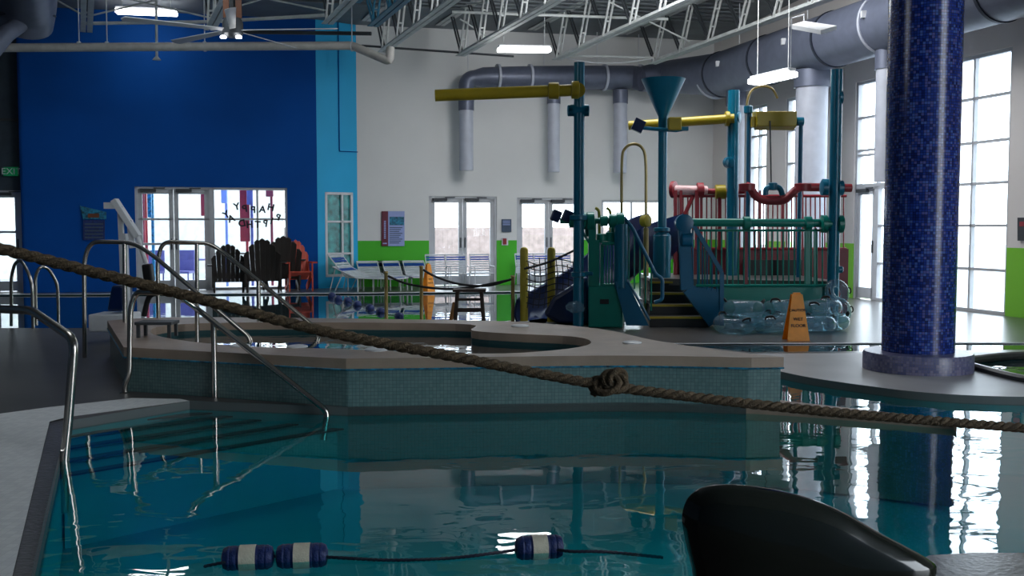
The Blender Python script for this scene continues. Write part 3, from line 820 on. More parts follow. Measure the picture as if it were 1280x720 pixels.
root = thing('ceiling_lamp', 'square unlit pale ceiling panel hanging in front of the huge duct', 'lamp', AY(1017, 37, 16), group=None)
a, b, c, d = AY(989, 36, 15.6), AY(1026, 43, 15.0), AY(1046, 37, 15.8), AY(1005, 31, 16.4)
zz = (a.z+b.z+c.z+d.z)/4
MB().plate([a, b, c, d], (0, 0, .06)).build('panel', M['white'], root)
mb = MB()
for q in (a, d): mb.tube([q, q+V((0, 0, .16))], .01, 6)
mb.tube([a+V((0, 0, .16)), d+V((0, 0, .16))], .01, 6).tube([a, a+V((0, 0, -.75))], .006, 6); mb.build('hanger_wire', M['white'], root)
root = thing('ceiling_sensor', 'thin pale rod hanging in front of the left lit lamp with a small disc end', 'sensor', AY(196, 74, 21.5))
MB().tube([AY(195, -20, 21.5), AY(196, 71, 21.5)], .028, 8).build('rod', M['steel'], root); MB().lathe([(.09, 0), (.05, .05), (.02, .08)], AY(196, 75, 21.5), 16).build('sensor_head', M['steel'], root, smooth=True)
# ceiling fan
fc = AY(291, 38, 17.5)
root = thing('ceiling_fan', 'ceiling fan with brown orange downrod and long pale blades', 'fan', fc)
mb = MB()
for s in (-1, 1): mb.bar(fc+V((s*.105, 0, .2)), fc+V((s*.105, 0, 1.6)), .03, .1)
mb.build('downrod_frame', M['copper'], root)
MB().bar(fc+V((0, .03, .2)), fc+V((0, .03, 1.6)), .16, .06).build('downrod', M['black'], root)
MB().lathe([(.1, -.12), (.17, -.06), (.17, .12), (.14, .2), (.05, .22)], fc, 24).build('motor', M['dsteel'], root, smooth=True)
for k, ang in enumerate((8, 80, 152, 224, 296)):
    c, s = math.cos(R(ang-12)), math.sin(R(ang-12))
    x = V((c, s, 0)); y = V((-s, c, .25)).normalized()
    MB().plate([fc+x*.12-y*.05, fc+x*1.75-y*.09, fc+x*1.8, fc+x*1.75+y*.09, fc+x*.12+y*.05], (0, 0, .012)).build('fan_blade', M['frame'], root)
for s in (-1, 1): MB().lathe([(.05, 0), (.05, .03), (.02, .05)], fc+V((s*.13, -.12, -.15)), 12).build('spot_lens', M['lamp'], root)

# ------------------------------------------------------------------ play structure
YF, YB = 15.0, 17.2
play = thing('play_structure', 'teal and red water play platform with stairs, railings and red rear rail', 'play structure', (AY(900, 405, YF).x, YF, DZ))
def g(px, py, Y=YF): return AY(px, py, Y)
def ptube(name, pts, r, m, par=play, seg=12): return MB().tube(pts, r, seg).build(name, M[m], par, smooth=True)
def flange(p, r, w, axis, m, par=play, name='flange'):
    return MB().lathe([(r*.7, -w/2-.01), (r, -w/2), (r, w/2), (r*.7, w/2+.01)], p, 20, axis=axis).build(name, M[m], par, smooth=True)
PZ = g(850, 352, YF).z        # platform level
# deck of the platform
MB().prism([xy(g(812, 355, YF+.9)), xy(g(1050, 355, YF+.05)), xy((g(1044, 350, YF).x, YB+.3)), xy((g(830, 350, YF).x, YB+.6))], PZ-.1, PZ).build('platform', M['deck'], play)
# front green railing
ptube('top_rail', [g(862, 278), g(1052, 279)], .062, 'green')
for px in (933, 1010, 1030): flange(g(px, 279), .1, .09, (1, 0, 0), 'green')
ptube('mid_rail', [g(870, 288), g(1036, 288)], .018, 'green', seg=8)
ptube('low_rail', [g(870, 357), g(1036, 357)], .022, 'green', seg=8)
for i in range(24):
    px = 874+i*7; ptube('baluster', [g(px, 288), g(px, 357)], .012, 'green', seg=6)
MB().bar(g(1009, 285, YF+.02), g(1009, 357, YF+.02), .07, .07).bar(g(1019, 285, YF+.02), g(1019, 357, YF+.02), .04, .04).build('railing_post', M['green'], play)
MB().bar(g(932, 285, YF+.02), g(932, 357, YF+.02), .05, .05).build('railing_post', M['maroon'], play)
MB().plate([g(896, 358, YF+.04), g(1040, 358, YF+.04), g(1040, 404, YF+.04), g(896, 404, YF+.04)], (0, .04, 0)).build('kick_panel', M['green'], play)
# stairs
for i in range(4):
    y0 = 405-13.3*i; Y = YF+.0+.27*i
    zt_ = DZ+.158*(i+1)
    xl, xr = g(812-2*i*0, 400, Y).x, g(887-4*i, 400, Y).x
    MB().box(((xl+xr)/2, Y+.6, zt_-.08), (xr-xl, 1.2, .156)).build('stair_tread', M['black'], play)
    MB().box(((xl+xr)/2, Y-.004, zt_-.015), (xr-xl, .03, .03)).build('yellow_nosing', M['yellow'], play)
# right stair side panel: frame, bars
poly = [g(850, 276), g(864, 277), g(902, 340), g(902, 407), g(890, 405), g(858, 362)]
mb = MB()
for a, b, w in ((0, 5, .08), (5, 4, .12), (1, 2, .06), (2, 3, .06)): mb.bar(poly[a], poly[b], w, w, (0, 1, 0))
mb.bar(g(855, 278), g(858, 362), .17, .1, (0, 1, 0)); mb.build('stair_panel_frame', M['tealpanel'], play)
MB().plate([g(858, 356), g(902, 362), g(902, 407), g(890, 406)], (0, .03, 0)).build('stair_stringer', M['tealpanel'], play)
for i in range(6):
    px = 866+i*6; ptube('baluster', [g(px, 284+(px-864)*1.55), g(px, 358+(px-864)*.2)], .012, 'tealpanel', seg=6)
flange(g(855, 279), .13, .14, (0, 1, 0), 'tealpanel'); flange(g(858, 300), .11, .14, (1, 0, 0), 'tealpanel')
# left stair side: diagonal rail and stringer plate
ptube('stair_rail', fillet([g(780, 272), g(790, 284), g(820, 344), g(828, 348), g(828, 375), g(818, 378)], .06), .028, 'tealpanel')
ptube('stair_rail', [g(776, 280, YF-.02), g(776, 360, YF-.02)], .1, 'teal')
MB().plate([g(768, 352, YF-.1), g(784, 352, YF-.1), g(811, 407, YF-.1), g(783, 407, YF-.1)], (0, .06, 0)).build('stair_stringer', M['tealpanel'], play)
for i in range(5):
    px = 786+i*7; ptube('baluster', [g(px, 280+(px-786)*1.95), g(px, 352+(px-786)*1.3)], .012, 'green', seg=6)
ptube('low_rail', [g(784, 350), g(812, 400)], .02, 'tealpanel', seg=8)
# green module
MB().prism([xy(g(735, 400, YF-.05)), xy(g(778, 400, YF-.05)), xy(g(781, 400, YF+.7)), xy(g(742, 400, YF+.7))], DZ, g(0, 357, YF).z).build('lower_box', M['green'], play, bevel=.02)
MB().plate([g(750, 374, YF-.06), g(761, 374, YF-.06), g(761, 380, YF-.06), g(750, 380, YF-.06)], (0, .02, 0)).build('box_slot', M['black'], play)
for px, y0, w in ((740, 276, .11), (747, 300, .05), (778, 290, .07), (752, 305, .04)): MB().bar(g(px, y0, YF+.02), g(px, 358, YF+.02), w, w).build('module_post', M['green'], play)
for i in range(7):
    px = 754+i*3.6; ptube('module_bar', [g(px, 304), g(px, 358)], .011, 'green', seg=6)
ptube('module_rail', [g(752, 304), g(778, 304)], .03, 'green'); ptube('module_rail', [g(752, 357), g(778, 357)], .03, 'green')
ptube('module_rail', [g(700, 276), g(775, 276)], .045, 'green')
for px, r in ((716, .1), (728, .13), (738, .13), (755, .08), (766, .1), (775, .12)): flange(g(px, 276), r, .1, (1, 0, 0), 'green')
for px, py in ((738, 290), (752, 298), (764, 296), (770, 288)): flange(g(px, py, YF+.1), .08, .12, (0, 0, 1), 'green')
ptube('module_brace', [g(727, 288), g(742, 312)], .02, 'green', seg=8)
# red rear rail
ptube('rear_pipe', [g(842, 237, YB), g(884, 238, YB)], .075, 'pinkish'); flange(g(842, 237, YB), .14, .06, (1, -.6, 0), 'red'); flange(g(875, 238, YB), .13, .1, (1, 0, 0), 'red')
flange(g(900, 240, YB), .12, .16, (1, 0, 0), 'yellow'); ptube('rear_pipe', [g(884, 239, YB), g(908, 240, YB), g(930, 239, YB)], .05, 'red')
ptube('wavy_pipe', crom([g(932, 232, 16), g(938, 235, 16), g(945, 245, 16), g(955, 250, 16), g(967, 251, 16), g(980, 250, 16), g(990, 242, 16), g(998, 235, 16), g(1010, 234, 16), g(1064, 235, 16)], 5), .065, 'red', seg=14)
for px in (934, 1003, 1032): flange(g(px, 234, 16), .13, .1, (1, 0, 0) if px > 1003 else (0, 0, 1), 'red' if px < 1020 else 'teal')
for py, Y in ((245, YB), (311, YB)): ptube('red_rail', [g(845, py, Y), g(1058, py, Y)], .025, 'red', seg=8)
for i in range(36):
    px = 848+i*5.9; ptube('red_baluster', [g(px, 245, YB), g(px, 311, YB)], .012, 'red', seg=6)
for px, w in ((844, .06), (851, .045), (871, .07), (876, .03), (899, .05), (933, .05), (950, .03), (978, .05), (1002, .05), (1048, .04)):
    MB().bar(g(px, 238, YB-.05), g(px, 352 if px < 855 else 312, YB-.05), w, w).build('red_post', M['red'], play)
ptube('red_brace', [g(866, 246, YB-.05), g(853, 275, YB-.05)], .035, 'red', seg=8); ptube('red_brace', [g(922, 245, YB-.05), g(911, 272, YB-.05)], .03, 'red', seg=8)
MB().plate([g(845, 311, YB), g(1046, 311, YB), g(1046, 360, YB), g(845, 356, YB)], (0, .05, 0)).build('rear_panel', M['maroon'], play)
MB().box(((g(1046, 311, 15.5).x+g(1060, 311, 15.5).x)/2, 15.5, (g(1053, 311, 15.5).z+g(1053, 392, 15.5).z)/2), (g(1060, 311, 15.5).x-g(1046, 311, 15.5).x, .06, g(1053, 311, 15.5).z-g(1053, 392, 15.5).z)).build('side_panel', M['maroon'], play)
MB().plate([g(929, 325, YB-.3), g(1003, 325, YB-.3), g(1003, 357, YB-.3), g(929, 357, YB-.3)], (0, .05, 0)).build('dark_opening', M['black'], play)
MB().plate([g(858, 357, YB-.3), g(1046, 357, YB-.3), g(1046, 385, YB-.3), g(858, 385, YB-.3)], (0, .05, 0)).build('rear_skirt', M['maroon'], play)

# tall spray posts
def post(name, label, px, top, bot, Y, r, m='teal'):
    b = AY(px, bot, Y); base = V((b.x, b.y, DZ)); root = thing(name, label, 'spray post', base)
    t = AY(px, top, Y); ptube('pole', [base, V((b.x, b.y, t.z))], r, m, root, 18)
    return root, base
r1, b1_ = post('spray_post', 'tallest teal post carrying the long yellow spray pipe', 723, 78, 395, 14.9, .078)
Y1 = 14.9
ptube('yellow_pipe', [AY(544, 119.5, Y1-.15), AY(722, 112.5, Y1-.15)], .085, 'yellow', r1, 18)
flange(AY(692, 113.5, Y1-.15), .12, .14, (1, 0, 0), 'yellow', r1, 'pipe_collar'); flange(AY(719, 112.5, Y1-.15), .125, .1, (1, 0, 0), 'yellow', r1, 'pipe_collar')
ptube('yellow_elbow', [AY(722, 112.5, Y1-.18), AY(722, 112.5, Y1+.06)], .11, 'yellow', r1, 18)
flange(AY(723, 138, Y1), .085, .3, (1, 0, 0), 'teal', r1, 'valve'); flange(AY(713, 138, Y1), .085, .05, (1, 0, 0), 'teal', r1, 'valve_cap'); flange(AY(733, 138, Y1), .085, .05, (1, 0, 0), 'teal', r1, 'valve_cap')
for py, r in ((272, .13), (343, .11)): flange(AY(723, py, Y1), r, .06, (0, 0, 1), 'teal', r1, 'pole_flange')
flange(AY(736, 342, Y1-.02), .03, .1, (1, 0, 0), 'teal', r1, 'small_valve')
r2, b2_ = post('funnel_spray_post', 'teal post topped by a large open funnel', 827, 148, 352, 16.2, .07)
Y2 = 16.2; fz0 = AY(827, 146, Y2).z; fz1 = AY(827, 99, Y2).z
MB().lathe([(.072, -.3), (.075, 0), (.345, fz1-fz0), (.33, fz1-fz0), (.06, .03)], (b2_.x, b2_.y, fz0), 32).build('funnel', M['teal'], r2, smooth=True)
ptube('nozzle_arm', [AY(797, 159, Y2-.15), AY(815, 161, Y2-.15), AY(845, 163, Y2-.15), AY(856, 161, Y2-.15)], .03, 'teal', r2)
MB().box(AY(798, 157, Y2-.15), (.17, .1, .19), mtx=Matrix.Translation(AY(798, 157, Y2-.15)) @ Matrix.Rotation(R(25), 4, 'Y') @ Matrix.Diagonal((1, 1, 1, 1))).build('water_bucket', M['slide'], r2)
MB().box(AY(856, 161, Y2-.15), (.1, .1, .06)).build('nozzle', M['teal'], r2)
MB().box(AY(843, 155, Y2-.18), (.2, .18, .2)).build('junction_box', M['yellow'], r2, bevel=.02)
for py in (287, 300): flange(AY(827, py, Y2), .13, .05, (0, 0, 1), 'teal', r2, 'pole_flange')
MB().lathe([(.14, 0), (.14, .7), (.1, .75)], (b2_.x, b2_.y, AY(827, 350, Y2).z), 20).build('pole_sleeve', M['teal'], r2, smooth=True)
r3, b3_ = post('spray_post', 'teal post behind the red pipes with a yellow side pipe', 915, 113, 300, 16.9, .095)
ptube('yellow_pipe', [AY(786, 157, 17.2), AY(918, 148, 16.8)], .075, 'yellow', r3, 16)
flange(AY(909, 148.5, 16.85), .12, .06, (1, 0, 0), 'yellow', r3, 'pipe_collar'); flange(AY(922, 146, 16.9), .1, .08, (1, -.5, 0), 'teal', r3, 'valve_cap'); flange(AY(911, 203, 16.75), .09, .08, (.3, -1, 0), 'teal', r3, 'valve_cap')
r4, b4_ = post('spray_post', 'teal post at the right end of the play structure', 1041, 87, 372, YF-.05, .083)
Y4 = YF-.05
flange(AY(1050, 122, Y4), .1, .05, (1, 0, 0), 'teal', r4, 'valve_cap'); ptube('valve_stem', [AY(1041, 122, Y4), AY(1050, 122, Y4)], .05, 'teal', r4)
for py, r, m in ((235, .11, 'teal'), (280, .13, 'green')):
    for dx in (-11, 9): flange(AY(1041+dx, py, Y4), r, .07, (1, 0, 0), m, r4, 'side_flange')
ptube('side_stub', [AY(1028, 280, Y4), AY(1053, 280, Y4)], .07, 'green', r4); flange(AY(1050, 337, Y4), .05, .06, (1, 0, 0), 'teal', r4, 'small_valve')
# tipping bucket
Yt = 16.3
tb = thing('tipping_bucket', 'mustard yellow tipping bucket on two thin teal posts with a pull rope', 'tipping bucket', (AY(963, 230, Yt).x, Yt, PZ))
for px, py in ((935.5, 140), (1000, 148)):
    p = AY(px, 230, Yt); ptube('bucket_post', [V((p.x, p.y, PZ)), V((p.x, p.y, AY(px, py, Yt).z))], .035, 'tealpanel', tb)
    flange(AY(px, 137 if px < 950 else 152, Yt), .07, .1, (0, 0, 1) if px < 950 else (1, 0, 0), 'teal', tb, 'pivot')
a, b = AY(943, 151, Yt), AY(990, 151, Yt); hz = .15
mb = MB()
prof = [(-.17, .13), (.17, .16), (.17, 0), (.0, -.15), (-.17, -.1)]
for (l, r) in ((a, b),):
    L = [l+V((0, y, z)) for y, z in prof]; Rr = [r+V((0.03, y, z)) for y, z in prof]
    n = len(prof); A = [mb.bm.verts.new(p) for p in L]; Bv = [mb.bm.verts.new(p) for p in Rr]
    mb.bm.faces.new(A); mb.bm.faces.new(Bv[::-1])
    for i in range(n): mb.bm.faces.new((A[i], A[(i+1) % n], Bv[(i+1) % n], Bv[i]))
mb.build('bucket', M['yellow'], tb, bevel=.01)
MB().box(AY(940, 153, Yt), (.06, .2, .16)).build('bucket_end', M['yellow'], tb)
ptube('axle', [AY(935, 151, Yt), AY(1001, 151, Yt)], .02, 'yellow', tb, 8)
ptube('pull_rope', [AY(962.5, 151, Yt-.19), AY(964, 228, Yt-.19)], .012, 'dsteel', tb, 6)
ptube('gooseneck', crom([AY(935, 140, Yt), AY(934, 128, Yt), AY(940, 113, Yt), AY(953, 108, Yt), AY(965, 111, Yt), AY(972, 123, Yt)], 5), .018, 'brass', tb, 8)
ptube('handle_wheel', crom([AY(957, 244, 16.0), AY(958, 236, 16.0), AY(966, 233, 16.0), AY(975, 236, 16.0), AY(978, 244, 16.0)], 4), .045, 'teal', tb, 10)
flange(AY(966, 233, 16.0), .07, .1, (0, 0, 1), 'teal', tb, 'wheel_hub')
# spray arch
sa = thing('spray_arch', 'tall thin dull gold hoop between the tall teal post and the funnel post', 'spray arch', (AY(792, 340, 15.6).x, 15.6, DZ))
pa = [AY(777, 340, 15.6)]; pa[0].z = DZ
ptube('hoop', [V((AY(777, 300, 15.6).x, 15.6, DZ))]+crom([AY(777, 250, 15.6), AY(777.5, 200, 15.6), AY(781, 186, 15.6), AY(791, 180, 15.6), AY(802, 184, 15.6), AY(807, 200, 15.6), AY(807.5, 250, 15.6)], 5)+[V((AY(807.5, 300, 15.6).x, 15.6, DZ))], .022, 'brass', sa, 8)
flange(AY(807, 276, 15.6), .09, .1, (1, -1, 0), 'olive', sa, 'hoop_valve'); ptube('hoop_sleeve', [AY(807.5, 285, 15.6), AY(807.5, 345, 15.6)], .04, 'brass', sa)
# horn pipes
for i, px in enumerate((748, 762)):
    hp = thing('horn_pipe', ['small olive hooked pipe above the green module, left one', 'small olive hooked pipe above the green module, right one'][i], 'pipe', AY(px, 276, YF+.3), group='small hooked pipes')
    ptube('horn', crom([AY(px+1, 300, YF+.3), AY(px+1, 268, YF+.3), AY(px-1, 262, YF+.3), AY(px-4, 260, YF+.3)], 4), .022, 'olive', hp, 10)
# water cannons
for i, px in enumerate((695, 709)):
    wc = thing('water_cannon', ['navy water cannon at the tip of the green pipe', 'navy water cannon beside the tallest teal post'][i], 'water cannon', AY(px, 272, YF), group='navy water cannons')
    p = AY(px, 270, YF)
    MB().box(None, (.14, .16, .17), mtx=Matrix.Translation(p) @ Matrix.Rotation(R(22), 4, 'Y')).build('barrel', M['slide'], wc, bevel=.02)
    ptube('mount', [p, AY(px, 277, YF)], .025, 'teal', wc, 8)

# water slide: a deep open flume bending down to the pool
ws = thing('water_slide', 'navy blue curved water slide dropping behind the green module to the left', 'slide', AY(700, 405, 15.8))
path = crom([AY(836, 282, 17.6), AY(815, 290, 17.4), AY(785, 303, 17.2), AY(755, 335, 17.0), AY(728, 362, 16.6), AY(700, 385, 15.9), AY(684, 394, 15.4)], 5)
mb = MB(); rows = []
for i, p in enumerate(path):
    a = path[max(0, i-1)]; b = path[min(len(path)-1, i+1)]; t = (b-a).normalized(); sd = t.cross(V((0, 0, 1))).normalized(); up = sd.cross(t).normalized()
    rad = .52+.05*math.sin(i*.3); row = []
    for k in range(17):
        th = R(-205+k*230/16)
        row.append(p+sd*math.cos(th)*rad+up*math.sin(th)*rad)
    for k in range(16, -1, -1):
        th = R(-205+k*230/16)
        row.append(p+sd*math.cos(th)*(rad-.03)+up*math.sin(th)*(rad-.03))
    for q in row: q.z = max(q.z, DZ+.01)
    rows.append([mb.bm.verts.new(q) for q in row])
for A, Bq in zip(rows, rows[1:]):
    n = len(A)
    for k in range(n): mb.bm.faces.new((A[k], A[(k+1) % n], Bq[(k+1) % n], Bq[k]))
mb.bm.faces.new(rows[0]); mb.bm.faces.new(rows[-1][::-1])
mb.build('flume', M['slide'], ws, smooth=True)
for p in (path[4], path[16]): MB().tube([V((p.x, p.y, DZ)), p-V((0, 0, .3))], .07, 12).build('support_leg', M['slide'], ws, smooth=True)
MB().plate([AY(692, 372, 15.3), AY(735, 345, 15.3), AY(738, 405, 15.3), AY(699, 405, 15.3), AY(680, 394, 15.3)], (0, .25, 0)).build('run_out', M['slide'], ws, bevel=.05)
# crumpled clear plastic by the slide foot
pb = thing('plastic_bag', 'small crumpled clear plastic bag at the foot of the slide', 'bag', AY(720, 384, 14.75))
mb = MB(); bmesh.ops.create_icosphere(mb.bm, subdivisions=3, radius=.11, matrix=Matrix.Translation(AY(719, 384, 14.75)) @ Matrix.Diagonal((1.2, .7, .75, 1)))
rnd = random.Random(3)
for v in mb.bm.verts: v.co += V((rnd.uniform(-.018, .018), rnd.uniform(-.018, .018), rnd.uniform(-.018, .018)))
mb.build('film', M['vinyl'], pb)

# clear inflatable rings stacked along the foot of the play structure
def ring_proto():
    rt = thing('swim_ring', None, None, (0, 0, 0))
    MB().tube([(math.cos(2*math.pi*k/28)*.27, math.sin(2*math.pi*k/28)*.27, 0) for k in range(28)], .115, 14, closed=True).build('ring', M['vinyl'], rt, smooth=True, world=False)
    for s in (-1, 1):
        MB().tube(crom([(s*.33, -.09, .09), (s*.36, -.05, .125), (s*.36, .05, .125), (s*.33, .09, .09)], 4), .017, 8).build('grab_handle', M['black'], rt, smooth=True, world=False)
    return rt
rp = ring_proto()
rings = [(918, 390, 14.2, 0), (968, 391, 14.2, 0), (1018, 390, 14.2, 0), (941, 391, 14.62, 0), (992, 388, 14.62, 0), (1036, 388, 14.6, 0), (930, 379, 14.4, 1), (979, 378, 14.4, 1), (1026, 379, 14.4, 1)]
rl = ['clear blue swim ring at the bottom left front of the pile, beside the stairs', 'clear swim ring at the bottom front of the pile, left of the wet floor sign', 'clear swim ring at the bottom front of the pile, right of the wet floor sign', 'clear swim ring in the rear of the bottom row, nearest the stairs', 'clear swim ring in the rear of the bottom row, behind the wet floor sign', 'clear swim ring in the rear of the bottom row, nearest the right teal post', 'clear swim ring on top of the pile, at its left end', 'clear swim ring on top of the pile, just left of the wet floor sign', 'clear swim ring on top of the pile, at its right end']
for i, (px, py, Y, up) in enumerate(rings):
    o = rp if i == 0 else copy_tree(rp)
    o.location = AY(px, py, Y); o.location.z = DZ+.125 if not up else DZ+.33; o.scale = (.76, .76, .95)
    o.rotation_euler = (R(random.uniform(-7, 7)), R(random.uniform(-7, 7)), R(random.uniform(0, 180)))
    props(o, rl[i], 'swim ring', 'clear swim rings piled by the play structure')
# two more standing on edge against the post
for i, (px, py) in enumerate(((1046, 376), (1049, 389))):
    o = copy_tree(rp); o.location = AY(px, py, 14.7); o.location.z = DZ+.52-.27*i+.02; o.scale = (.5, .5, .6)
    o.rotation_euler = (R(70), 0, R(20)); props(o, ['small clear white ring leaning against the teal post, upper one', 'small clear white ring leaning against the teal post, lower one'][i], 'swim ring', 'clear swim rings piled by the play structure')

# foam covered bollards and the climbing net
for i, (px, t) in enumerate(((655, 309), (689, 309))):
    b = AZ(px, 404 if i == 0 else 405); zt_ = AY(px, t, b.y).z
    root = thing('padded_bollard', ['olive yellow padded round post, the left of two', 'olive yellow padded round post nearer the slide, the right of two'][i], 'post', b, group='padded olive posts')
    MB().lathe([(.058, 0), (.062, .02), (.062, zt_-DZ-.05), (.05, zt_-DZ-.015), (.02, zt_-DZ)], b, 20).build('padding', M['olive'], root, smooth=True)
    MB().lathe([(.085, 0), (.085, .03), (.065, .035)], b, 20).build('base_plate', M['frame'], root, smooth=True)
nt_ = thing('climbing_net', 'dark sagging climbing net between the padded posts and the slide', 'net', AY(688, 380, 15.4))
mb = MB(); Yn = 15.4
for i in range(9):
    px = 660+i*7; mb.tube(crom([AY(px, 322+abs(i-4)*1.5+4*math.sin(i*2), Yn), AY(px+2, 352, Yn+.1), AY(px-1, 385, Yn)], 4), .008, 5)
for j in range(8):
    py = 326+j*7.5; mb.tube(crom([AY(658, py, Yn), AY(675, py+5-j*.3, Yn+.08), AY(697, py-2, Yn), AY(719, py+3, Yn)], 4), .008, 5)
mb.tube(crom([AY(655, 336, Yn), AY(668, 333, Yn), AY(690, 326, Yn), AY(720, 312, Yn)], 4), .018, 6)
mb.build('mesh_cords', M['black'], nt_)

# ------------------------------------------------------------------ wet floor signs
def wet_sign(base, w, h, label, rz=0):
    rt = thing('wet_floor_sign', label, 'floor sign', base, group='wet floor signs'); rt.rotation_euler.z = rz
    mb = MB()
    def quad(s):
        ang = s*.13
        return [V((-w/2, s*h*.2, 0)), V((w/2, s*h*.2, 0)), V((w*.24, s*.02, h)), V((-w*.24, s*.02, h))]
    mb.plate(quad(-1), (0, -.012, 0)); rt_m = mb.build('front_panel', M['orange'], rt, world=False)
    MB().plate(quad(1), (0, .012, 0)).build('rear_panel', M['orange'], rt, world=False)
    MB().bar((-w*.16, 0, h+.005), (w*.16, 0, h+.005), .05, .03).build('hinge_handle', M['orange'], rt, world=False)
    wl0 = WL[rt.name]; WL[rt.name] = V((0, 0, 0))
    up = V((0, h*.2-.02, h)).normalized()
    for tx, z, s in (('CAUTION', .66, .085), ('WET', .47, .1), ('FLOOR', .33, .1)):
        yy = -(h*.2)*(1-z)-.02*z-.02
        text(tx, s*w/.3*.62, 'lettering', M['ink'], rt, facing((0, yy, h*z), (1, 0, 0), up), .002)
    WL[rt.name] = wl0
    return rt
sp = AZ(998, 426.5); sp.y -= .0
wet_sign(sp+V((0, .12, 0)), .29, .6, 'orange yellow wet floor sign standing in front of the clear swim rings')
sp2 = AZ(535, 365); wet_sign(sp2+V((0, .1, 0)), .2, .62, 'orange yellow wet floor sign on the far pool edge by the rope posts', R(35))

# ------------------------------------------------------------------ rope posts by the far pool
posts = []
for i, (px, t, lb) in enumerate(((483, 340, 'thin pale metal rope post, leftmost of three'), (527, 333, 'thin pale metal rope post beside the small wet floor sign'), (641, 345, 'thin pale metal rope post in front of the green wall strip'))):
    b = AZ(px, 403); tz = AY(px, t, b.y)
    root = thing('rope_post', lb, 'post', b, group='thin rope posts')
    MB().lathe([(.028, 0), (.028, tz.z-DZ-.02), (.036, tz.z-DZ-.01), (.03, tz.z-DZ+.01)], b, 14).build('pole', M['brass'], root, smooth=True)
    MB().lathe([(.12, 0), (.12, .015), (.04, .03)], b, 20).build('base_plate', M['chrome'], root, smooth=True)
    posts.append((b, tz))
Yp = posts[0][0].y
for pts_, lb in (([(485, 345), (510, 355), (552, 361), (590, 359), (636, 350)], 'black sagging barrier rope from the left thin post to the right thin post'), ([(529, 337), (545, 346), (574, 355), (610, 357), (639, 349)], 'black sagging barrier rope starting at the middle thin post')):
    MB().tube(crom([AY(x, y, Yp-.03) for x, y in pts_], 6), .018, 8).build('barrier_rope', M['black'], None, lb, 'rope', 'black barrier ropes', smooth=True)
# wooden stool
sb = AZ(587, 404.5); root = thing('wooden_stool', 'dark wooden stool on the pool edge in front of the left glazed doors', 'stool', sb)
hs = AY(587, 361, sb.y).z-DZ; wS = .2
MB().box(sb+V((0, 0, hs-.02)), (wS*2+.1, .34, .04)).build('seat', M['wood'], root, bevel=.005)
for sx in (-1, 1):
    for sy in (-1, 1): MB().bar(sb+V((sx*(wS+.02), sy*.15, 0)), sb+V((sx*(wS-.02), sy*.11, hs-.04)), .06, .05).build('leg', M['wood'], root)
for z in (.22, .38): MB().bar(sb+V((-wS, -.14, z)), sb+V((wS, -.14, z)), .03, .06 if z < .3 else .04).build('stretcher', M['wood'], root)
MB().bar(sb+V((-wS-.09, -.2, 0)), sb+V((-wS-.02, -.12, .33)), .04, .05).build('prop', M['woodlt'], root)

# ------------------------------------------------------------------ strap chairs and chaises
def strap_chair():
    rt = thing('strap_chair', None, None, (0, 0, 0))
    w = .29
    mb = MB()
    for s in (-1, 1):
        mb.tube(fillet([(s*w, -.28, 0), (s*w, -.26, .42), (s*w, .18, .38), (s*w, .36, .95)], .05, 3), .014, 8)
        mb.tube(fillet([(s*w, .42, 0), (s*w, .2, .62), (s*w, -.27, .62), (s*w, -.27, .4)], .05, 3), .014, 8)
    mb.tube([(-w, .36, .95), (w, .36, .95)], .014, 8).tube([(-w, -.26, .42), (w, -.26, .42)], .014, 8)
    mb.build('frame', M['white'], rt, smooth=True, world=False)
    for i in range(9):
        t = .06+i*.115; y = .18+.18*t; z = .38+.57*t
        MB().box((0, y, z), (w*2, .012, .042)).build('strap', M['strapblue'] if i in (6, 7) else M['strapwhite'], rt, world=False)
    for i in range(6):
        y = -.24+i*.075; MB().box((0, y, .418-i*.006), (w*2, .05, .012)).build('strap', M['strapblue'] if i in (0, 1) else M['strapwhite'], rt, world=False)
    return rt
def chaise(ang=35, foot=1.25):
    rt = thing('pool_chaise', None, None, (0, 0, 0)); w = .31; zs = .3
    yb, zb = .7*math.cos(R(ang)), zs+.7*math.sin(R(ang))
    mb = MB()
    for s in (-1, 1):
        mb.tube([(s*w, -foot, zs), (s*w, 0, zs), (s*w, yb, zb)], .015, 8)
        mb.tube([(s*w, -foot+.2, 0), (s*w, -foot+.2, zs)], .015, 8).tube([(s*w, -.05, 0), (s*w, -.05, zs)], .015, 8).tube([(s*w, yb*.55, zs+(zb-zs)*.55), (s*w, yb*.9, 0)], .012, 8)
    mb.tube([(-w, yb, zb), (w, yb, zb)], .015, 8).tube([(-w, -foot, zs), (w, -foot, zs)], .015, 8)
    mb.build('frame', M['white'], rt, smooth=True, world=False)
    for i in range(9):
        t = .06+i*.108; MB().box(None, (w*2, .05, .012), mtx=Matrix.Translation((0, yb*t, zs+(zb-zs)*t)) @ Matrix.Rotation(R(ang), 4, 'X')).build('strap', M['strapblue'] if i in (6, 7) else M['strapwhite'], rt, world=False)
    for i in range(13):
        y = -.08-i*.09
        if y < -foot+.03: break
        MB().box((0, y, zs+.01), (w*2, .055, .012)).build('strap', M['strapblue'] if i in (8, 9) else M['strapwhite'], rt, world=False)
    return rt
sc0 = strap_chair(); first = True
chairs = [(548, 1.0, 'strap chair in front of the left glazed door leaf'), (572, 1.0, 'strap chair between the two left glazed door leaves'), (603, 1.0, 'strap chair in front of the right leaf of the left glazed doors'),
          (660, .8, 'strap chair seen just left of the first padded post'), (683, .8, 'strap chair seen between the padded posts'), (706, .8, 'strap chair seen between the second padded post and the tallest teal post')]
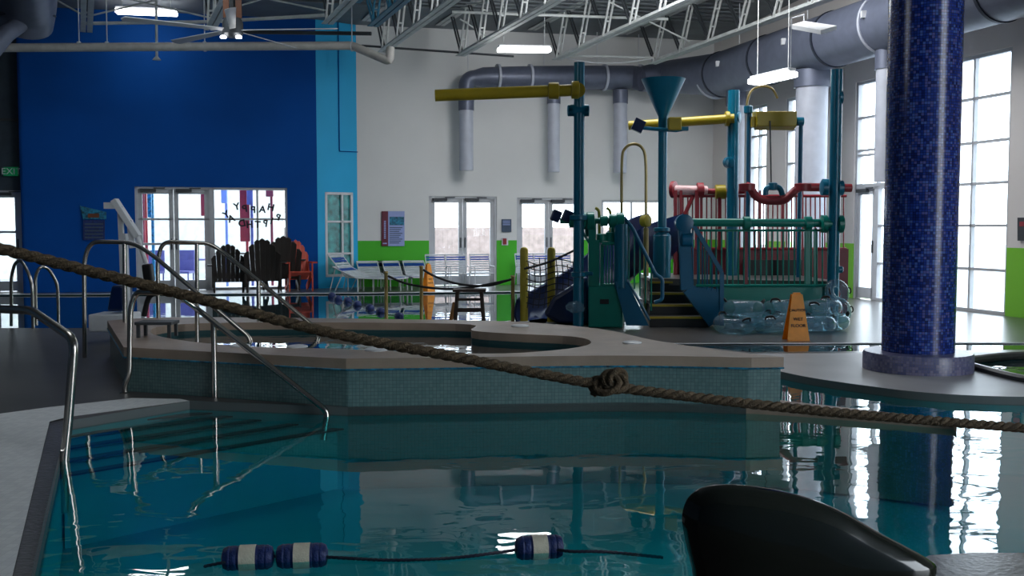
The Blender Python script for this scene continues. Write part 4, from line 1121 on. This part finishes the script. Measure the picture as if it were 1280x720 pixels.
for px, off_, lb in chairs:
    q = on_back(px, 350, off_); o = sc0 if first else copy_tree(sc0); first = False
    place(o, (q.x, q.y, DZ), R(15)+R(random.uniform(-6, 6)), 'white and blue '+lb, 'white strap chairs by the back doors'); o.scale = (.84, .9, .84); o['category'] = 'chair'
ch0 = chaise(28, .95); first = True
for px, off_, lb in ((466, .75, 'leftmost of the three'), (492, .75, 'middle one of the three'), (519, .75, 'rightmost of the three')):
    q = on_back(px, 350, off_); o = ch0 if first else copy_tree(ch0); first = False
    place(o, (q.x, q.y, DZ), R(15), 'low white and blue strap chaise against the green wall, '+lb, 'low strap chaises against the green wall'); o['category'] = 'lounge chair'
cf = chaise(48, .9); q = AZ(440, 362.5); place(cf, (q.x, q.y+.1, DZ), R(70), 'white and blue strap chaise with raised back before the light blue wall'); cf['category'] = 'lounge chair'
cg = chaise(20, 1.0); q = AZ(458, 362); place(cg, (q.x, q.y-.35, DZ), R(62), 'white metal chaise frame lying low beside the raised chaise'); cg['category'] = 'lounge chair'

# ------------------------------------------------------------------ adirondack chairs under the blue wall window
def adirondack(mm):
    rt = thing('adirondack_chair', None, None, (0, 0, 0))
    n = 7
    for i in range(n):
        x = (i-3)*.082; h = .95-.026*abs(i-3)**2
        tilt = .28
        MB().plate([(x-.0405, .22, .2), (x+.0405, .22, .2), (x*1.12+.0455, .22+tilt, h-.012*i+.018), (x*1.12, .22+tilt, h+.01), (x*1.12-.0455, .22+tilt, h+.012*i-.054)], (0, .02, 0)).build('back_slat', mm, rt, world=False)
    for i in range(5):
        t = i/5; MB().box((0, -.3+t*.55, .36-.1*t), (.54, .1, .02)).build('seat_slat', mm, rt, world=False)
    for s in (-1, 1):
        MB().box((s*.34, -.05, .53), (.13, .68, .025)).build('arm', mm, rt, world=False)
        MB().bar((s*.29, -.3, 0), (s*.29, -.3, .52), .09, .03).build('front_leg', mm, rt, world=False)
        MB().bar((s*.27, -.32, .3), (s*.27, .5, .03), .03, .12).build('rear_leg', mm, rt, world=False)
        MB().bar((s*.3, .28, .1), (s*.3, .3, .52), .05, .03).build('arm_support', mm, rt, world=False)
    return rt
ad = adirondack(M['brownch']); first = True
for px, dy, rz, s, lb in ((286, .75, 195, 1.08, 'dark brown fan back chair before the window, left of the group'), (330, 1.0, 190, 1.2, 'dark brown fan back chair before the window, between the two others'), (352, .38, 200, 1.25, 'dark brown fan back chair half hidden behind the orange chair')):
    q = on_blue(px, 360, dy); o = ad if first else copy_tree(ad); first = False
    place(o, (q.x, q.y, DZ), R(rz), lb, 'dark fan back chairs under the window'); o['category'] = 'chair'; o.scale = (s*1.05, .8, s*1.06)
ao = adirondack(M['woodor']); q = on_blue(374, 362, .62); place(ao, (q.x, q.y, DZ), R(25), 'orange red slatted fan back chair at the corner of the blue wall'); ao['category'] = 'chair'; ao.scale = (.92, .6, 1.22)

# ------------------------------------------------------------------ signs on the walls
def sign(label, quad, m, name='wall_sign', nrm=nb):
    c = sum((V(q) for q in quad), V((0, 0, 0)))/4
    rt = thing(name, label, 'sign', c)
    MB().plate(quad, nrm*.02).build('board', m, rt)
    return rt
def bq(f, x0, y0, x1, y1, off): return [f(x0, y0, off), f(x1, y0, off), f(x1, y1, off), f(x0, y1, off)]
s1 = sign('pale blue rules poster with a maroon side band on the white and green wall', bq(on_back, 485, 264, 505.5, 307.5, .03), M['signblue'])
MB().plate(bq(on_back, 477, 264, 485, 307.5, .03), nb*.021).build('side_band', M['purple'], s1)
MB().plate(bq(on_back, 487, 271, 505, 281.5, .053), nb*.004).build('pool_picture', M['aqua'], s1)
mb = MB()
for k in range(9): mb.plate(bq(on_back, 487, 284+k*2.4, 503-(k % 3)*2, 285+k*2.4, .053), nb*.003)
mb.build('print_lines', M['signgrey'], s1)
mb = MB()
for k in range(10): mb.plate(bq(on_back, 480, 276+k*2.3, 482.3, 277.6+k*2.3, .053), nb*.003)
mb.plate(bq(on_back, 478.5, 303.5, 483.5, 305, .053), nb*.003); mb.build('band_print', M['signblue'], s1)
s2 = sign('small slate blue notice right of the left glazed doors', bq(on_back, 627, 274, 639, 290, .03), M['signgrey'])
mb = MB()
for k in range(3): mb.plate(bq(on_back, 628.5, 276+k*2.2, 637.5, 277+k*2.2, .053), nb*.003)
mb.build('print_lines', M['signblue'], s2)
s3 = sign('red and white fire alarm box below the slate notice', bq(on_back, 627, 297, 635, 306.5, .03), M['white'], 'fire_alarm')
MB().plate(bq(on_back, 628.5, 298, 633, 305.5, .053), nb*.02).build('alarm_face', M['red'], s3); s3['category'] = 'alarm'
s4 = sign('dark blue rules board with a pool picture on the blue wall', bq(on_blue, 104, 275, 131, 300, .03), M['navyprint'])
MB().plate([on_blue(100, 257, .03), on_blue(133, 265, .03), on_blue(133, 274, .03), on_blue(104, 274, .03)], nb*.02).build('pool_picture', M['aqua'], s4)
MB().plate(bq(on_blue, 110, 267, 124, 272, .055), nb*.004).build('swimmer_picture', M['copper'], s4)
mb = MB()
for k in range(5): mb.plate(bq(on_blue, 106, 279+k*4.2, 129, 281+k*4.2, .053), nb*.003)
mb.build('print_lines', M['signgrey'], s4)
s5 = sign('grey metal notice on the right wall above the green band', bq(on_right, 1273, 272, 1283, 301, .03), M['dsteel'], nrm=nr)
MB().plate(bq(on_right, 1274.5, 277, 1282, 283, .053), nr*.004).build('red_mark', M['red'], s5)
# exit sign
ex = thing('exit_sign', 'dim green lit exit sign above the far left door', 'sign', on_rec(14, 214, .1))
MB().plate(bq(on_rec, 5, 209, 23, 220, .06), nb*.06).build('housing', M['exit'], ex)
text('EXIT', .2, 'lettering', M['white'], ex, facing(on_rec(14, 214.5, .125), e15), .003)
# birthday letters on the window glass, made to be read from outside
bb = thing('birthday_letters', 'black happy birthday letters stuck on the window glass, reading backwards', 'lettering', on_blue(317, 270, -.04))
for ch, (x, y), rz in list(zip('HAPPY', [(338.5, 259.5), (328, 262), (316.5, 262.5), (306, 261), (296, 258.5)], (12, 6, 0, -6, -12)))+list(zip('BIRTHDAY', [(347, 272), (339.5, 276.5), (331, 279.5), (322, 281), (312, 281), (302.5, 279.5), (289, 273.5), (283, 268.5)], (25, 18, 10, 4, -4, -12, -20, -30))):
    p = on_blue(x, y, -.03)
    u = (V((0, 0, 1))*math.cos(R(rz))+e15*math.sin(R(rz)*-1))
    rgt = -e15; up = (V((0, 0, 1))+e15*math.tan(R(rz))*1.0).normalized(); rgt = (rgt-up*rgt.dot(up)).normalized()
    text(ch, .22, 'letter', M['ink'], bb, facing(p, rgt, up), .003, .008)

# ------------------------------------------------------------------ handrails
def rail(label, pts, posts_, r=.024, fil=.14, esc=(), base=None, ends=True):
    P0 = V(base or pts[0]); rt = thing('handrail', label, 'handrail', P0, group='stainless handrails')
    MB().tube(fillet(pts, fil, 6), r, 14).build('rail_tube', M['chrome'], rt, smooth=True)
    for a, b in posts_: MB().tube([a, b], r, 12).build('rail_post', M['chrome'], rt, smooth=True)
    for e in esc: MB().lathe([(.055, 0), (.055, .012), (.03, .03)], e, 18).build('escutcheon', M['chrome'], rt, smooth=True)
    return rt
YA = AZ(80, 575, 0).y
rail('nearest stainless handrail standing in the water by the white deck at the left', [AY(-120, 384, 8.2), AY(-10, 386, 7.6), AY(40, 388, 7.2), AY(93, 424, YA), AY(86, 520, YA), AY(80, 577, YA-.02), AY(80, 640, YA-.02)], [(AY(-100, 384, 8.1), V((AY(-100, 384, 8.1).x, AY(-100, 384, 8.1).y, DZ)))], r=.031, fil=.1, base=(AY(80, 575, YA)))
Yc = AZ(156, 494, .05).y
pe = AY(409, 520, 8.3)
rail('bright stainless handrail sloping down into the pool along the spa wall', [AZ(156, 494, .05), AY(156, 482, Yc), AY(162, 466, Yc), AY(163, 385, Yc), AY(170, 365, Yc), AY(220, 366, Yc-.35), AY(245, 385, 8.85), AY(404, 510, 8.3), AY(409, 517, 8.3), AY(404, 535, 8.25)+V((0, 0, -.1))], [(AY(267, 402, 8.78), V((AY(267, 402, 8.78).x, 8.78, -.1)))], r=.025, fil=.12, esc=[AZ(156, 494, .05)])
pB = AZ(105, 411, DZ+.0); YBb = 11.5
pb0 = AY(105, 411, YBb)
def dropz(px, py, Y, z): 
    q = AY(px, py, Y); return V((q.x, q.y, z))
rail('stainless stair rail at the far left of the spa with a long dark slope', [dropz(105, 411, YBb, DZ), AY(105, 325, YBb), AY(113, 302, YBb), AY(166, 303, YBb), AY(190, 318, YBb-.1), AY(310, 420, 10.7), AY(314, 428, 10.65), AY(314, 436, 10.6)+V((0, 0, -.06))], [(AY(155.5, 304, YBb), dropz(155.5, 400, YBb, DZ)), (AY(246, 367, 11.1), dropz(246, 400, 11.1, H-.3))])
rail('second stainless stair rail sloping down into the spa, right of the first', [dropz(197, 350, 12.05, H), AY(197, 325, 12.05), AY(203, 302, 12.05), AY(262, 304, 12.05), AY(280, 316, 12.0), AY(392, 408, 11.2), AY(398, 416, 11.15), AY(398, 424, 11.1)+V((0, 0, -.05))], [(AY(246, 303, 12.05), dropz(246, 380, 12.05, H)), (AY(323, 351, 11.6), dropz(323, 380, 11.6, H-.3))])
# small bench step by the rails
bs = AY(192, 405, 9.9)
root = thing('step_stool', 'small pale step standing on the spa rim behind the handrail', 'step', (bs.x, bs.y, H))
MB().box((bs.x, 10.0, H+.14), (.36, .25, .03)).build('step_top', M['dsteel'], root, bevel=.005)
for sx in (-1, 1):
    [MB().bar((bs.x+sx*.15, yy, H), (bs.x+sx*.15, yy, H+.13), .03, .03).build('leg', M['dsteel'], root) for yy in (9.9, 10.1)]
# ladder rails of the far pool at the left
for i, (x0, lb) in enumerate(((40, 'small curved stainless grab rail of the far pool, nearer the far left door'), (70, 'small curved stainless grab rail of the far pool, nearer the blue wall'))):
    Y = 14.8+i*.5
    ptsl = [(15, 345), (19, 328), (27, 325), (40, 348), (41, 400)] if i == 0 else [(43, 350), (46, 334), (54, 333), (66, 340), (72, 354)]
    if i == 0: P = [dropz(14, 400, Y+.4, DZ), AY(14, 345, Y+.3), AY(19, 328, Y+.2), AY(27, 325, Y+.1), AY(40, 350, Y), dropz(41, 400, Y, DZ-.2)]
    else: P = [dropz(45, 400, Y, DZ), AY(44, 345, Y), AY(50, 333, Y), AY(60, 335, Y+.1), AY(72, 354, Y+.2), dropz(72.5, 380, Y+.3, DZ-.3)]
    rail(lb, P, [], r=.024, fil=.2)

# ------------------------------------------------------------------ pool lift
Yl = 13.2
lx = AY(152, 390, Yl).x
root = thing('pool_lift', 'white pool access lift with slanted arm and navy seat behind the rails', 'pool lift', (lx, Yl, DZ))
L_ = lambda px, py, d=0: AY(px, py, Yl+d)
MB().box(L_(144, 397)+V((0, 0, -.05)), (.5, .5, .22)).build('base_box', M['white'], root, bevel=.02)
MB().bar(dropz(156, 300, Yl, DZ+.1), L_(154, 292), .09, .09).build('mast', M['frame'], root)
MB().bar(L_(143, 250), L_(173, 296), .07, .13, (0, 1, 0)).build('lift_arm', M['white'], root)
MB().bar(L_(131, 257), L_(147, 257), .08, .08).build('arm_head', M['white'], root)
MB().bar(L_(150, 258), L_(152, 300), .06, .05, (0, 1, 0)).build('actuator', M['frame'], root)
MB().bar(L_(162, 275), L_(166, 310), .07, .05, (0, 1, 0)).build('arm_bracket', M['white'], root)
MB().tube([L_(172, 296), L_(183, 330)], .03, 10).build('hanger_bar', M['white'], root, smooth=True)
MB().bar(L_(184, 330), L_(187, 352), .12, .12, (0, 1, 0)).build('battery_grip', M['black'], root, bevel=.02)
MB().plate([L_(139, 357, -.1), L_(154, 357, -.1), L_(154, 389, -.1), L_(133, 389, -.1)], (0, .35, 0)).build('seat', M['slide'], root, bevel=.03)
MB().tube(crom([L_(196, 366), L_(186, 372), L_(180, 395)], 4), .035, 10).build('foot_rest', M['black'], root, smooth=True)

# ------------------------------------------------------------------ lane lines
def lane_float(label, c, L, r, ax, group='blue and white lane floats in the near pool'):
    rt = thing('lane_float', label, 'float', c, group=group)
    prof = [(r*.35, -L/2), (r*.8, -L/2+.008), (r*.98, -L/2+.03)]
    for k in range(1, 4): prof += [(r*.98, -L/2+.03*k+.004), (r*.94, -L/2+.03*k+.01), (r*.98, -L/2+.03*k+.016)]
    half = prof+[(r, -L*.17)]
    MB().lathe(half+[(r*x[0]/r, -x[1]) for x in half[::-1]], c, 28, axis=ax).build('body', M['floatblue'], rt, smooth=True)
    MB().lathe([(r*.98, -L*.16), (r*1.02, -L*.155), (r*1.02, L*.155), (r*.98, L*.16)], c, 28, axis=ax).build('white_band', M['floatwhite'], rt, smooth=True)
fl = []
for (px, py, w, lb) in ((310, 697, 62, 'blue and white lane float at the left end of the lane rope'), (377.5, 694.5, 62, 'blue and white lane float second from the left, touching its neighbour'), (674, 684, 59, 'blue and white lane float alone on the right of the lane rope')):
    c = AZ(px, py, .012); L = w/F*c.y*1.0; fl.append(c)
axl = (fl[1]-fl[0]).normalized()
for c, (w, lb) in zip(fl, ((62, 'blue and white lane float at the left end of the lane rope'), (62, 'blue and white lane float second from the left, touching its neighbour'), (59, 'blue and white lane float alone on the right of the lane rope'))):
    L = w/F*math.hypot(c.y, 1.5); lane_float(lb, c, L, .058, axl if w == 62 else (1, .15, 0))
lp = crom([AZ(255, 708, -.01), AZ(280, 703, .01), fl[0], fl[1], AZ(420, 697, .012), AZ(480, 700, .006), AZ(540, 699, .004), AZ(590, 695, .006), AZ(640, 688, .014), fl[2], AZ(712, 689, .012), AZ(760, 690, .004), AZ(830, 697, -.02)], 8)
def twist(pts, r, n, pitch, seg=6, rstr=None):
    mb = MB(); s = 0; acc = [0]
    for a, b in zip(pts, pts[1:]): acc.append(acc[-1]+(b-a).length)
    step = pitch/10; m = int(acc[-1]/step); P = []
    j = 0
    for i in range(m+1):
        t = i*step
        while j < len(acc)-2 and acc[j+1] < t: j += 1
        f = (t-acc[j])/max(1e-9, acc[j+1]-acc[j]); P.append((pts[j].lerp(pts[j+1], f), (pts[j+1]-pts[j]).normalized(), t))
    for k in range(n):
        path = []
        for p, t, l in P:
            u = t.cross(V((0, 0, 1))).normalized(); v = u.cross(t)
            th = 2*math.pi*(l/pitch+k/n); path.append(p+(u*math.cos(th)+v*math.sin(th))*r*.5)
        mb.tube(path, rstr or r*.56, seg)
    return mb
twist(lp, .008, 3, .07, 5).build('lane_rope', M['cord'], None, 'thin dark twisted rope threading the lane floats at the water surface', 'rope', smooth=True)
# second lane line on the far pool
ff = [(415, 370), (422.6, 373.6), (434.7, 375.7), (446.5, 380.5), (462.5, 385), (475.7, 389), (499, 395)]
ord_ = ['farthest', 'second farthest', 'third farthest', 'fourth farthest', 'third nearest', 'second nearest', 'nearest']
pf = [AZ(x, y, .07) for x, y in ff]
for i, c in enumerate(pf):
    a = pf[max(0, i-1)]; b = pf[min(len(pf)-1, i+1)]; ax = (b-a).normalized()
    r = 3.2/F*c.y*1.5
    rt = thing('lane_float', f'small round navy float on the far pool, {ord_[i]} of its line', 'float', c, group='navy floats on the far pool')
    MB().lathe([(r*.5, -.1), (r*.9, -.08), (r, -.05), (r, .05), (r*.9, .08), (r*.5, .1)], c, 18, axis=ax).build('body', M['floatblue'], rt, smooth=True)
    MB().lathe([(r*.2, -.115), (r*.42, -.115), (r*.42, -.1)], c, 14, axis=ax).build('hub', M['floatwhite'], rt, smooth=True)
MB().tube([p-V((0, 0, .03)) for p in pf], .012, 6).build('lane_rope', M['cord'], None, 'thin rope threading the small navy floats on the far pool', 'rope')

# ------------------------------------------------------------------ big manila rope
rpts = [(-2600, -300, 2.0), (-1000, 90, 2.2), (-260, 255, 2.35), (-120, 286, 2.4), (0, 311, 2.45), (108, 338, 2.5), (240, 371, 2.55), (400, 413, 2.62), (574, 447, 2.7), (733, 478, 2.78), (840, 493, 2.83), (960, 507, 2.9), (1083, 519, 2.95), (1280, 535, 3.05), (1420, 545, 3.1), (1600, 556, 3.2), (2300, 600, 3.4), (3200, 640, 3.6)]
path = crom([AY(*p) for p in rpts], 12)
rr_ = thing('thick_rope', 'thick twisted brown rope stretched across the whole view with one knot', 'rope', AY(*rpts[9]))
twist(path, .0145, 3, .09, 8).build('rope_strands', M['rope'], rr_, smooth=True)
kc = AY(760, 480, 2.785)
mb = MB(); tmp = MB()
def loop(c, rx, ry, tilt, phase=0, n=24):
    out = []
    for k in range(n):
        th = 2*math.pi*k/n+phase; p = V((math.cos(th)*rx, math.sin(th)*ry*.6, math.sin(th)*ry)); p.rotate(Matrix.Rotation(tilt, 3, 'Y')); out.append(c+p)
    return out
for c, rx, ry, ti in ((kc+V((.016, -.006, .008)), .032, .022, .35), (kc+V((-.006, -.014, 0)), .034, .019, -.3), (kc+V((.024, -.004, .014)), .02, .024, .9), (kc+V((-.026, 0, -.004)), .02, .016, .2)):
    mb.tube(loop(c, rx, ry, ti), .0105, 10, closed=True)
mb.tube([kc+V((-.01, -.01, 0)), kc+V((-.034, -.012, -.016)), kc+V((-.043, -.012, -.03))], [.012, .012, .009], 10)
mb.build('knot', M['rope'], rr_, smooth=True)

# ------------------------------------------------------------------ dark moulded chair in the near foreground
Yh = 2.15
ol = crom([AY(x, y, Yh) for x, y in ((880, 760), (866, 712), (856, 668), (854, 645), (862, 624), (880, 612), (903, 608), (935, 609), (975, 615), (1020, 627), (1060, 644), (1100, 667), (1136, 686), (1164, 702), (1174, 718), (1150, 770), (1080, 800), (960, 800))], 4, closed=True)
cen = AY(990, 700, Yh)
ro_ = thing('moulded_chair', 'glossy black moulded seat back, rounded left and sloping right, in the near foreground', 'chair', (cen.x, Yh+.1, DZ))
mb = MB(); rows = []
for f, dy in ((.0, -.05), (.25, -.049), (.5, -.045), (.72, -.036), (.86, -.024), (.95, -.008), (1.0, .014), (.985, .03), (.94, .038), (.8, .02), (.5, -.005), (.2, -.02), (0, -.025)):
    if f == 0: rows.append([mb.bm.verts.new(cen+V((0, dy, 0)))]); continue
    rows.append([mb.bm.verts.new(cen+(p-cen)*f+V((0, dy, 0))) for p in ol])
for A, Bq in zip(rows, rows[1:]):
    n = max(len(A), len(Bq))
    for k in range(n):
        if len(A) == 1: mb.bm.faces.new((A[0], Bq[k], Bq[(k+1) % n]))
        elif len(Bq) == 1: mb.bm.faces.new((A[(k+1) % n], A[k], Bq[0]))
        else: mb.bm.faces.new((A[k], Bq[k], Bq[(k+1) % n], A[(k+1) % n]))
mb.build('seat_back', M['glossblack'], ro_, smooth=True)
zt2 = AY(990, 800, Yh).z
MB().prism([(cen.x-.16, Yh-.46), (cen.x+.2, Yh-.46), (cen.x+.24, Yh-.02), (cen.x-.18, Yh-.02)], .48, .53).build('seat', M['glossblack'], ro_, bevel=.02)
MB().bar((cen.x, Yh-.03, .5), (cen.x, Yh, zt2+.05), .3, .04).build('back_support', M['glossblack'], ro_)
for sx in (-1, 1):
    for sy in (-.4, -.06): MB().tube([(cen.x+.02+sx*.19, Yh+sy, DZ), (cen.x+.02+sx*.15, Yh+sy, .49)], .018, 10).build('leg', M['glossblack'], ro_, smooth=True)

# ------------------------------------------------------------------ outdoors seen through the glass
mb = MB()
for t in cdt([[(-60, -20), (70, -20), (70, 90), (-60, 90)], foot])[0]: mb.face([(p[0], p[1], -.05) for p in t])
ob = mb.build('ground_outside', M['snow'], kind='structure')
oc = A_+(B_-A_)*.5
def outside_fence(a, b, h, label, n):
    a, b = V(a), V(b); rt = thing('fence', label, 'fence', (a+b)/2)
    mb = MB(); L = (b-a).length; k = int(L/.16); d = (b-a)/L
    for i in range(k): p = a+d*(i+.5)*.16; mb.box((p.x, p.y, h/2), (.158, .02, h), rz=math.atan2(d.y, d.x))
    mb.build('fence_boards', M['fence'], rt)
    mb = MB()
    for z in (.4, h-.3): mb.bar(a+V((0, .04, z)), b+V((0, .04, z)), .04, .08)
    mb.build('fence_rail', M['fence'], rt)
outside_fence(A_-nb*9+e15*-3, B_-nb*9+e15*4, 1.52, 'pale weathered board fence outside the back doors', 60)
# red and blue play frame outside the blue wall doors
for x, w, y0, y1, m, nm, lb in ((179, 6, 235, 305, 'red', 'outdoor_post', 'red outdoor post seen through the left blue wall door'), (187, 6, 236, 272, 'aqua', 'outdoor_board', 'light blue outdoor panel seen beside the red post'), (254, 7, 238, 270, 'red', 'outdoor_banner', 'pale red hanging strip seen through the right door leaf'), (306, 14, 234, 302, 'red', 'outdoor_tower', 'red outdoor tower seen through the big window'), (280, 8, 236, 254, 'signblue', 'outdoor_bucket', 'pale blue outdoor bucket hanging at the top of the window'), (312, 8, 236, 256, 'mauve', 'outdoor_tube', 'mauve blue outdoor tube in front of the red tower'), (337, 10, 235, 246, 'maroon', 'outdoor_awning', 'dark red awning corner at the top right of the window')):
    off_ = -2.6-(.3 if nm == 'outdoor_tower' else 0)
    a, b = on_blue(x-w/2, y0, off_), on_blue(x+w/2, y1, off_)
    rt = thing(nm, lb, nm.split('_')[1], (a+b)/2)
    zz0 = b.z
    MB().box(((a.x+b.x)/2, (a.y+b.y)/2, (a.z+zz0)/2), (abs(b.x-a.x), .15, a.z-zz0), rz=R(15)).build('body', M[m], rt, bevel=.02)
    MB().box(((a.x+b.x)/2, (a.y+b.y)/2+.2, a.z+.05), (abs(b.x-a.x)+.25, .1, .08), rz=R(15)).bar(((a.x+b.x)/2, (a.y+b.y)/2+.2, 0), ((a.x+b.x)/2, (a.y+b.y)/2+.2, a.z), .06, .06).build('support', M[m], rt)
for x, lb in ((228, 'mauve outdoor chair seen through the right leaf of the blue wall door'), (190, 'mauve outdoor chair seen through the left leaf of the blue wall door')):
    q = on_blue(x, 340, -3.5); rt = thing('outdoor_chair', lb, 'chair', (q.x, q.y, -.05), group='outdoor chairs')
    MB().box((q.x, q.y, .35), (.5, .5, .06)).build('seat', M['mauve'], rt); MB().box((q.x, q.y+.24, .65), (.5, .05, .55)).build('backrest', M['mauve'], rt)
    for sx in (-1, 1):
        for sy in (-1, 1): MB().bar((q.x+sx*.22, q.y+sy*.22, -.05), (q.x+sx*.22, q.y+sy*.22, .33), .03, .03).build('leg', M['mauve'], rt)
# table outside
q = on_blue(245, 335, -4.6); rt = thing('outdoor_table', 'mauve outdoor table seen through the right leaf of the blue wall door', 'table', (q.x, q.y, -.05))
MB().lathe([(.5, .68), (.5, .72)], (q.x, q.y, -.05), 20).build('tabletop', M['mauve'], rt); MB().tube([(q.x, q.y, -.05), (q.x, q.y, .64)], .04, 8).build('leg', M['mauve'], rt)
# pale building wall beyond the left side and trees beyond the right side
mb = MB(); a, b = D_-nb*9-e15*6, C_-nb*9-e15*.4
mb.bar(V((a.x, a.y, 1.4)), V((b.x, b.y, 1.4)), .2, 2.9); mb.build('far_building', M['fgray'], None, 'pale low building beyond the blue wall doors', 'building')
def tree(p, h, r, label, m):
    rt = thing('tree', label, 'tree', p, group='trees outside the right windows')
    MB().tube([p, p+V((.1, 0, h*.5)), p+V((0, .1, h*.8))], [.09, .06, .03], 8).build('trunk', M['wood'], rt)
    mb = MB(); rn = random.Random(int(h*100))
    for k in range(300):
        th, ph, q = rn.uniform(0, 6.28), rn.uniform(-1, 1), rn.uniform(.3, 1)**.5
        c = p+V((math.cos(th)*r*q*math.sqrt(1-ph*ph), math.sin(th)*r*q*math.sqrt(1-ph*ph), h*.75+ph*r*q))
        u = V((rn.uniform(-1, 1), rn.uniform(-1, 1), rn.uniform(-1, 1))).normalized()*.13; v = u.orthogonal().normalized()*.08
        mb.face([c-u, c+v, c+u, c-v])
    mb.build('crown', M[m], rt)
q = B_+w15*8-nr*10; tree(V((q.x, q.y, -.05)), 3.2, 1.1, 'pale yellow green tree outside the big right window', 'leafy')
q = B_+w15*5-nr*13; tree(V((q.x, q.y, -.05)), 3.6, 1.3, 'pinkish bare tree outside the right wall, left of the yellow tree', 'fence')
q = B_+w15*1-nr*14; tree(V((q.x, q.y, -.05)), 3.0, 1.2, 'small pinkish tree outside the narrow glazed door', 'fence')

# ------------------------------------------------------------------ small pieces hang from the part they belong to
SUB = {'yellow_nosing': 'stair_tread', 'pipe_collar': 'yellow_pipe', 'duct_joint': 'duct_run', 'duct_bracket': 'duct_run', 'fan_blade': 'motor', 'spot_lens': 'motor', 'downrod_frame': 'downrod',
       'print_lines': 'board', 'pool_picture': 'board', 'swimmer_picture': 'board', 'alarm_face': 'board', 'red_mark': 'board', 'band_print': 'side_band', 'lettering': 'front_panel', 'white_band': 'body', 'hub': 'body',
       'valve_cap': 'valve', 'grab_handle': 'ring', 'collar': 'duct_run', 'escutcheon': 'rail_tube', 'nozzle': 'nozzle_arm', 'knot': 'rope_strands', 'bucket_end': 'bucket', 'pivot': 'bucket_post', 'wheel_hub': 'handle_wheel',
       'hoop_valve': 'hoop_sleeve', 'box_slot': 'lower_box', 'care': 'frame'}
kids = {}
for o in bpy.data.objects:
    if o.parent: kids.setdefault(o.parent.name, []).append(o)
def mid(o):
    vs = o.data.vertices; return sum((v.co for v in vs), V((0, 0, 0)))/max(1, len(vs))
for pn, lst in list(kids.items()):
    for o in lst:
        want = SUB.get(o.name.split('.')[0])
        c = [q for q in lst if want and q.name.split('.')[0] == want and q.type == 'MESH' and q.location.length < 1e-6]
        if c and o.type == 'MESH' and o.parent.type == 'EMPTY':
            m0 = mid(o); o.parent = min(c, key=lambda q: (mid(q)-m0).length)

# ------------------------------------------------------------------ light and camera
w = bpy.data.worlds.new('World'); sc.world = w; w.use_nodes = True
nt = w.node_tree; nt.nodes.clear()
bg = nt.nodes.new('ShaderNodeBackground'); ow = nt.nodes.new('ShaderNodeOutputWorld')
tcw = nt.nodes.new('ShaderNodeTexCoord'); sxw = nt.nodes.new('ShaderNodeSeparateXYZ'); rw = nt.nodes.new('ShaderNodeValToRGB')
nt.links.new(tcw.outputs['Generated'], sxw.inputs[0]); nt.links.new(sxw.outputs['Z'], rw.inputs['Fac'])
rw.color_ramp.elements[0].position = .0; rw.color_ramp.elements[0].color = (.8, .86, .92, 1)
rw.color_ramp.elements[1].position = .5; rw.color_ramp.elements[1].color = (.82, .92, 1, 1)
nt.links.new(rw.outputs['Color'], bg.inputs['Color']); bg.inputs['Strength'].default_value = 7
nt.links.new(bg.outputs[0], ow.inputs[0])
def area(name, loc, size, power, rot=(0, 0, 0), col=(1, 1, 1), sy=None):
    l = bpy.data.lights.new(name, 'AREA'); l.size = size; l.energy = power; l.color = col
    if sy: l.shape = 'RECTANGLE'; l.size_y = sy
    o = link(bpy.data.objects.new(name, l)); o.location = loc; o.rotation_euler = rot; return o
def fill_point(loc, power, r=1.1):
    l = bpy.data.lights.new('added_fill_point', 'POINT'); l.energy = power; l.shadow_soft_size = r; l.color = (.92, .97, 1)
    o = link(bpy.data.objects.new('added_fill_point', l)); o.location = loc
area('added_fill_area', (3, 17.5, 6.6), 4, 570, rot=(R(28), 0, R(-10)), col=(.97, .98, 1))  # unseen fill areas, added to brighten the back wall, hall and near deck
area('added_fill_area', (-6, 17, 6.8), 4, 170, rot=(R(20), 0, 0), col=(.8, .92, 1))
area('added_fill_area', (-2, 6, 7.3), 5, 210, col=(.85, .95, 1))
# daylight pushed in through the tall right windows and the back doors
def day(c, n, d, w, h, p):
    z = -V(n); x = V(d); y = z.cross(x); mm = Matrix((x, y, z)).transposed().to_4x4(); mm.translation = V(c)
    o = area('window_glow', (0, 0, 0), w, p, col=(.86, .94, 1), sy=h); o.matrix_world = mm; o.data.spread = R(150)
fill_point((2, 17.5, 6.1), 260); fill_point((-4.2, 8.5, 5.2), 120)  # unseen point fills added to brighten right wall, posts and left deck
cam = bpy.data.cameras.new('camera'); co = link(bpy.data.objects.new('camera', cam))
co.location = (0, 0, EYE); co.rotation_euler = (R(90)-PITCH, 0, 0); cam.sensor_width = 36; cam.lens = 36; cam.clip_end = 300
sc.camera = co
sc.view_settings.view_transform = 'Standard'; sc.view_settings.look = 'None'
sc.view_settings.exposure = 0
sc.cycles.max_bounces = 8; sc.cycles.transparent_max_bounces = 24; sc.cycles.diffuse_bounces = 4
sc.cycles.use_denoising = True; sc.cycles.sample_clamp_indirect = 5
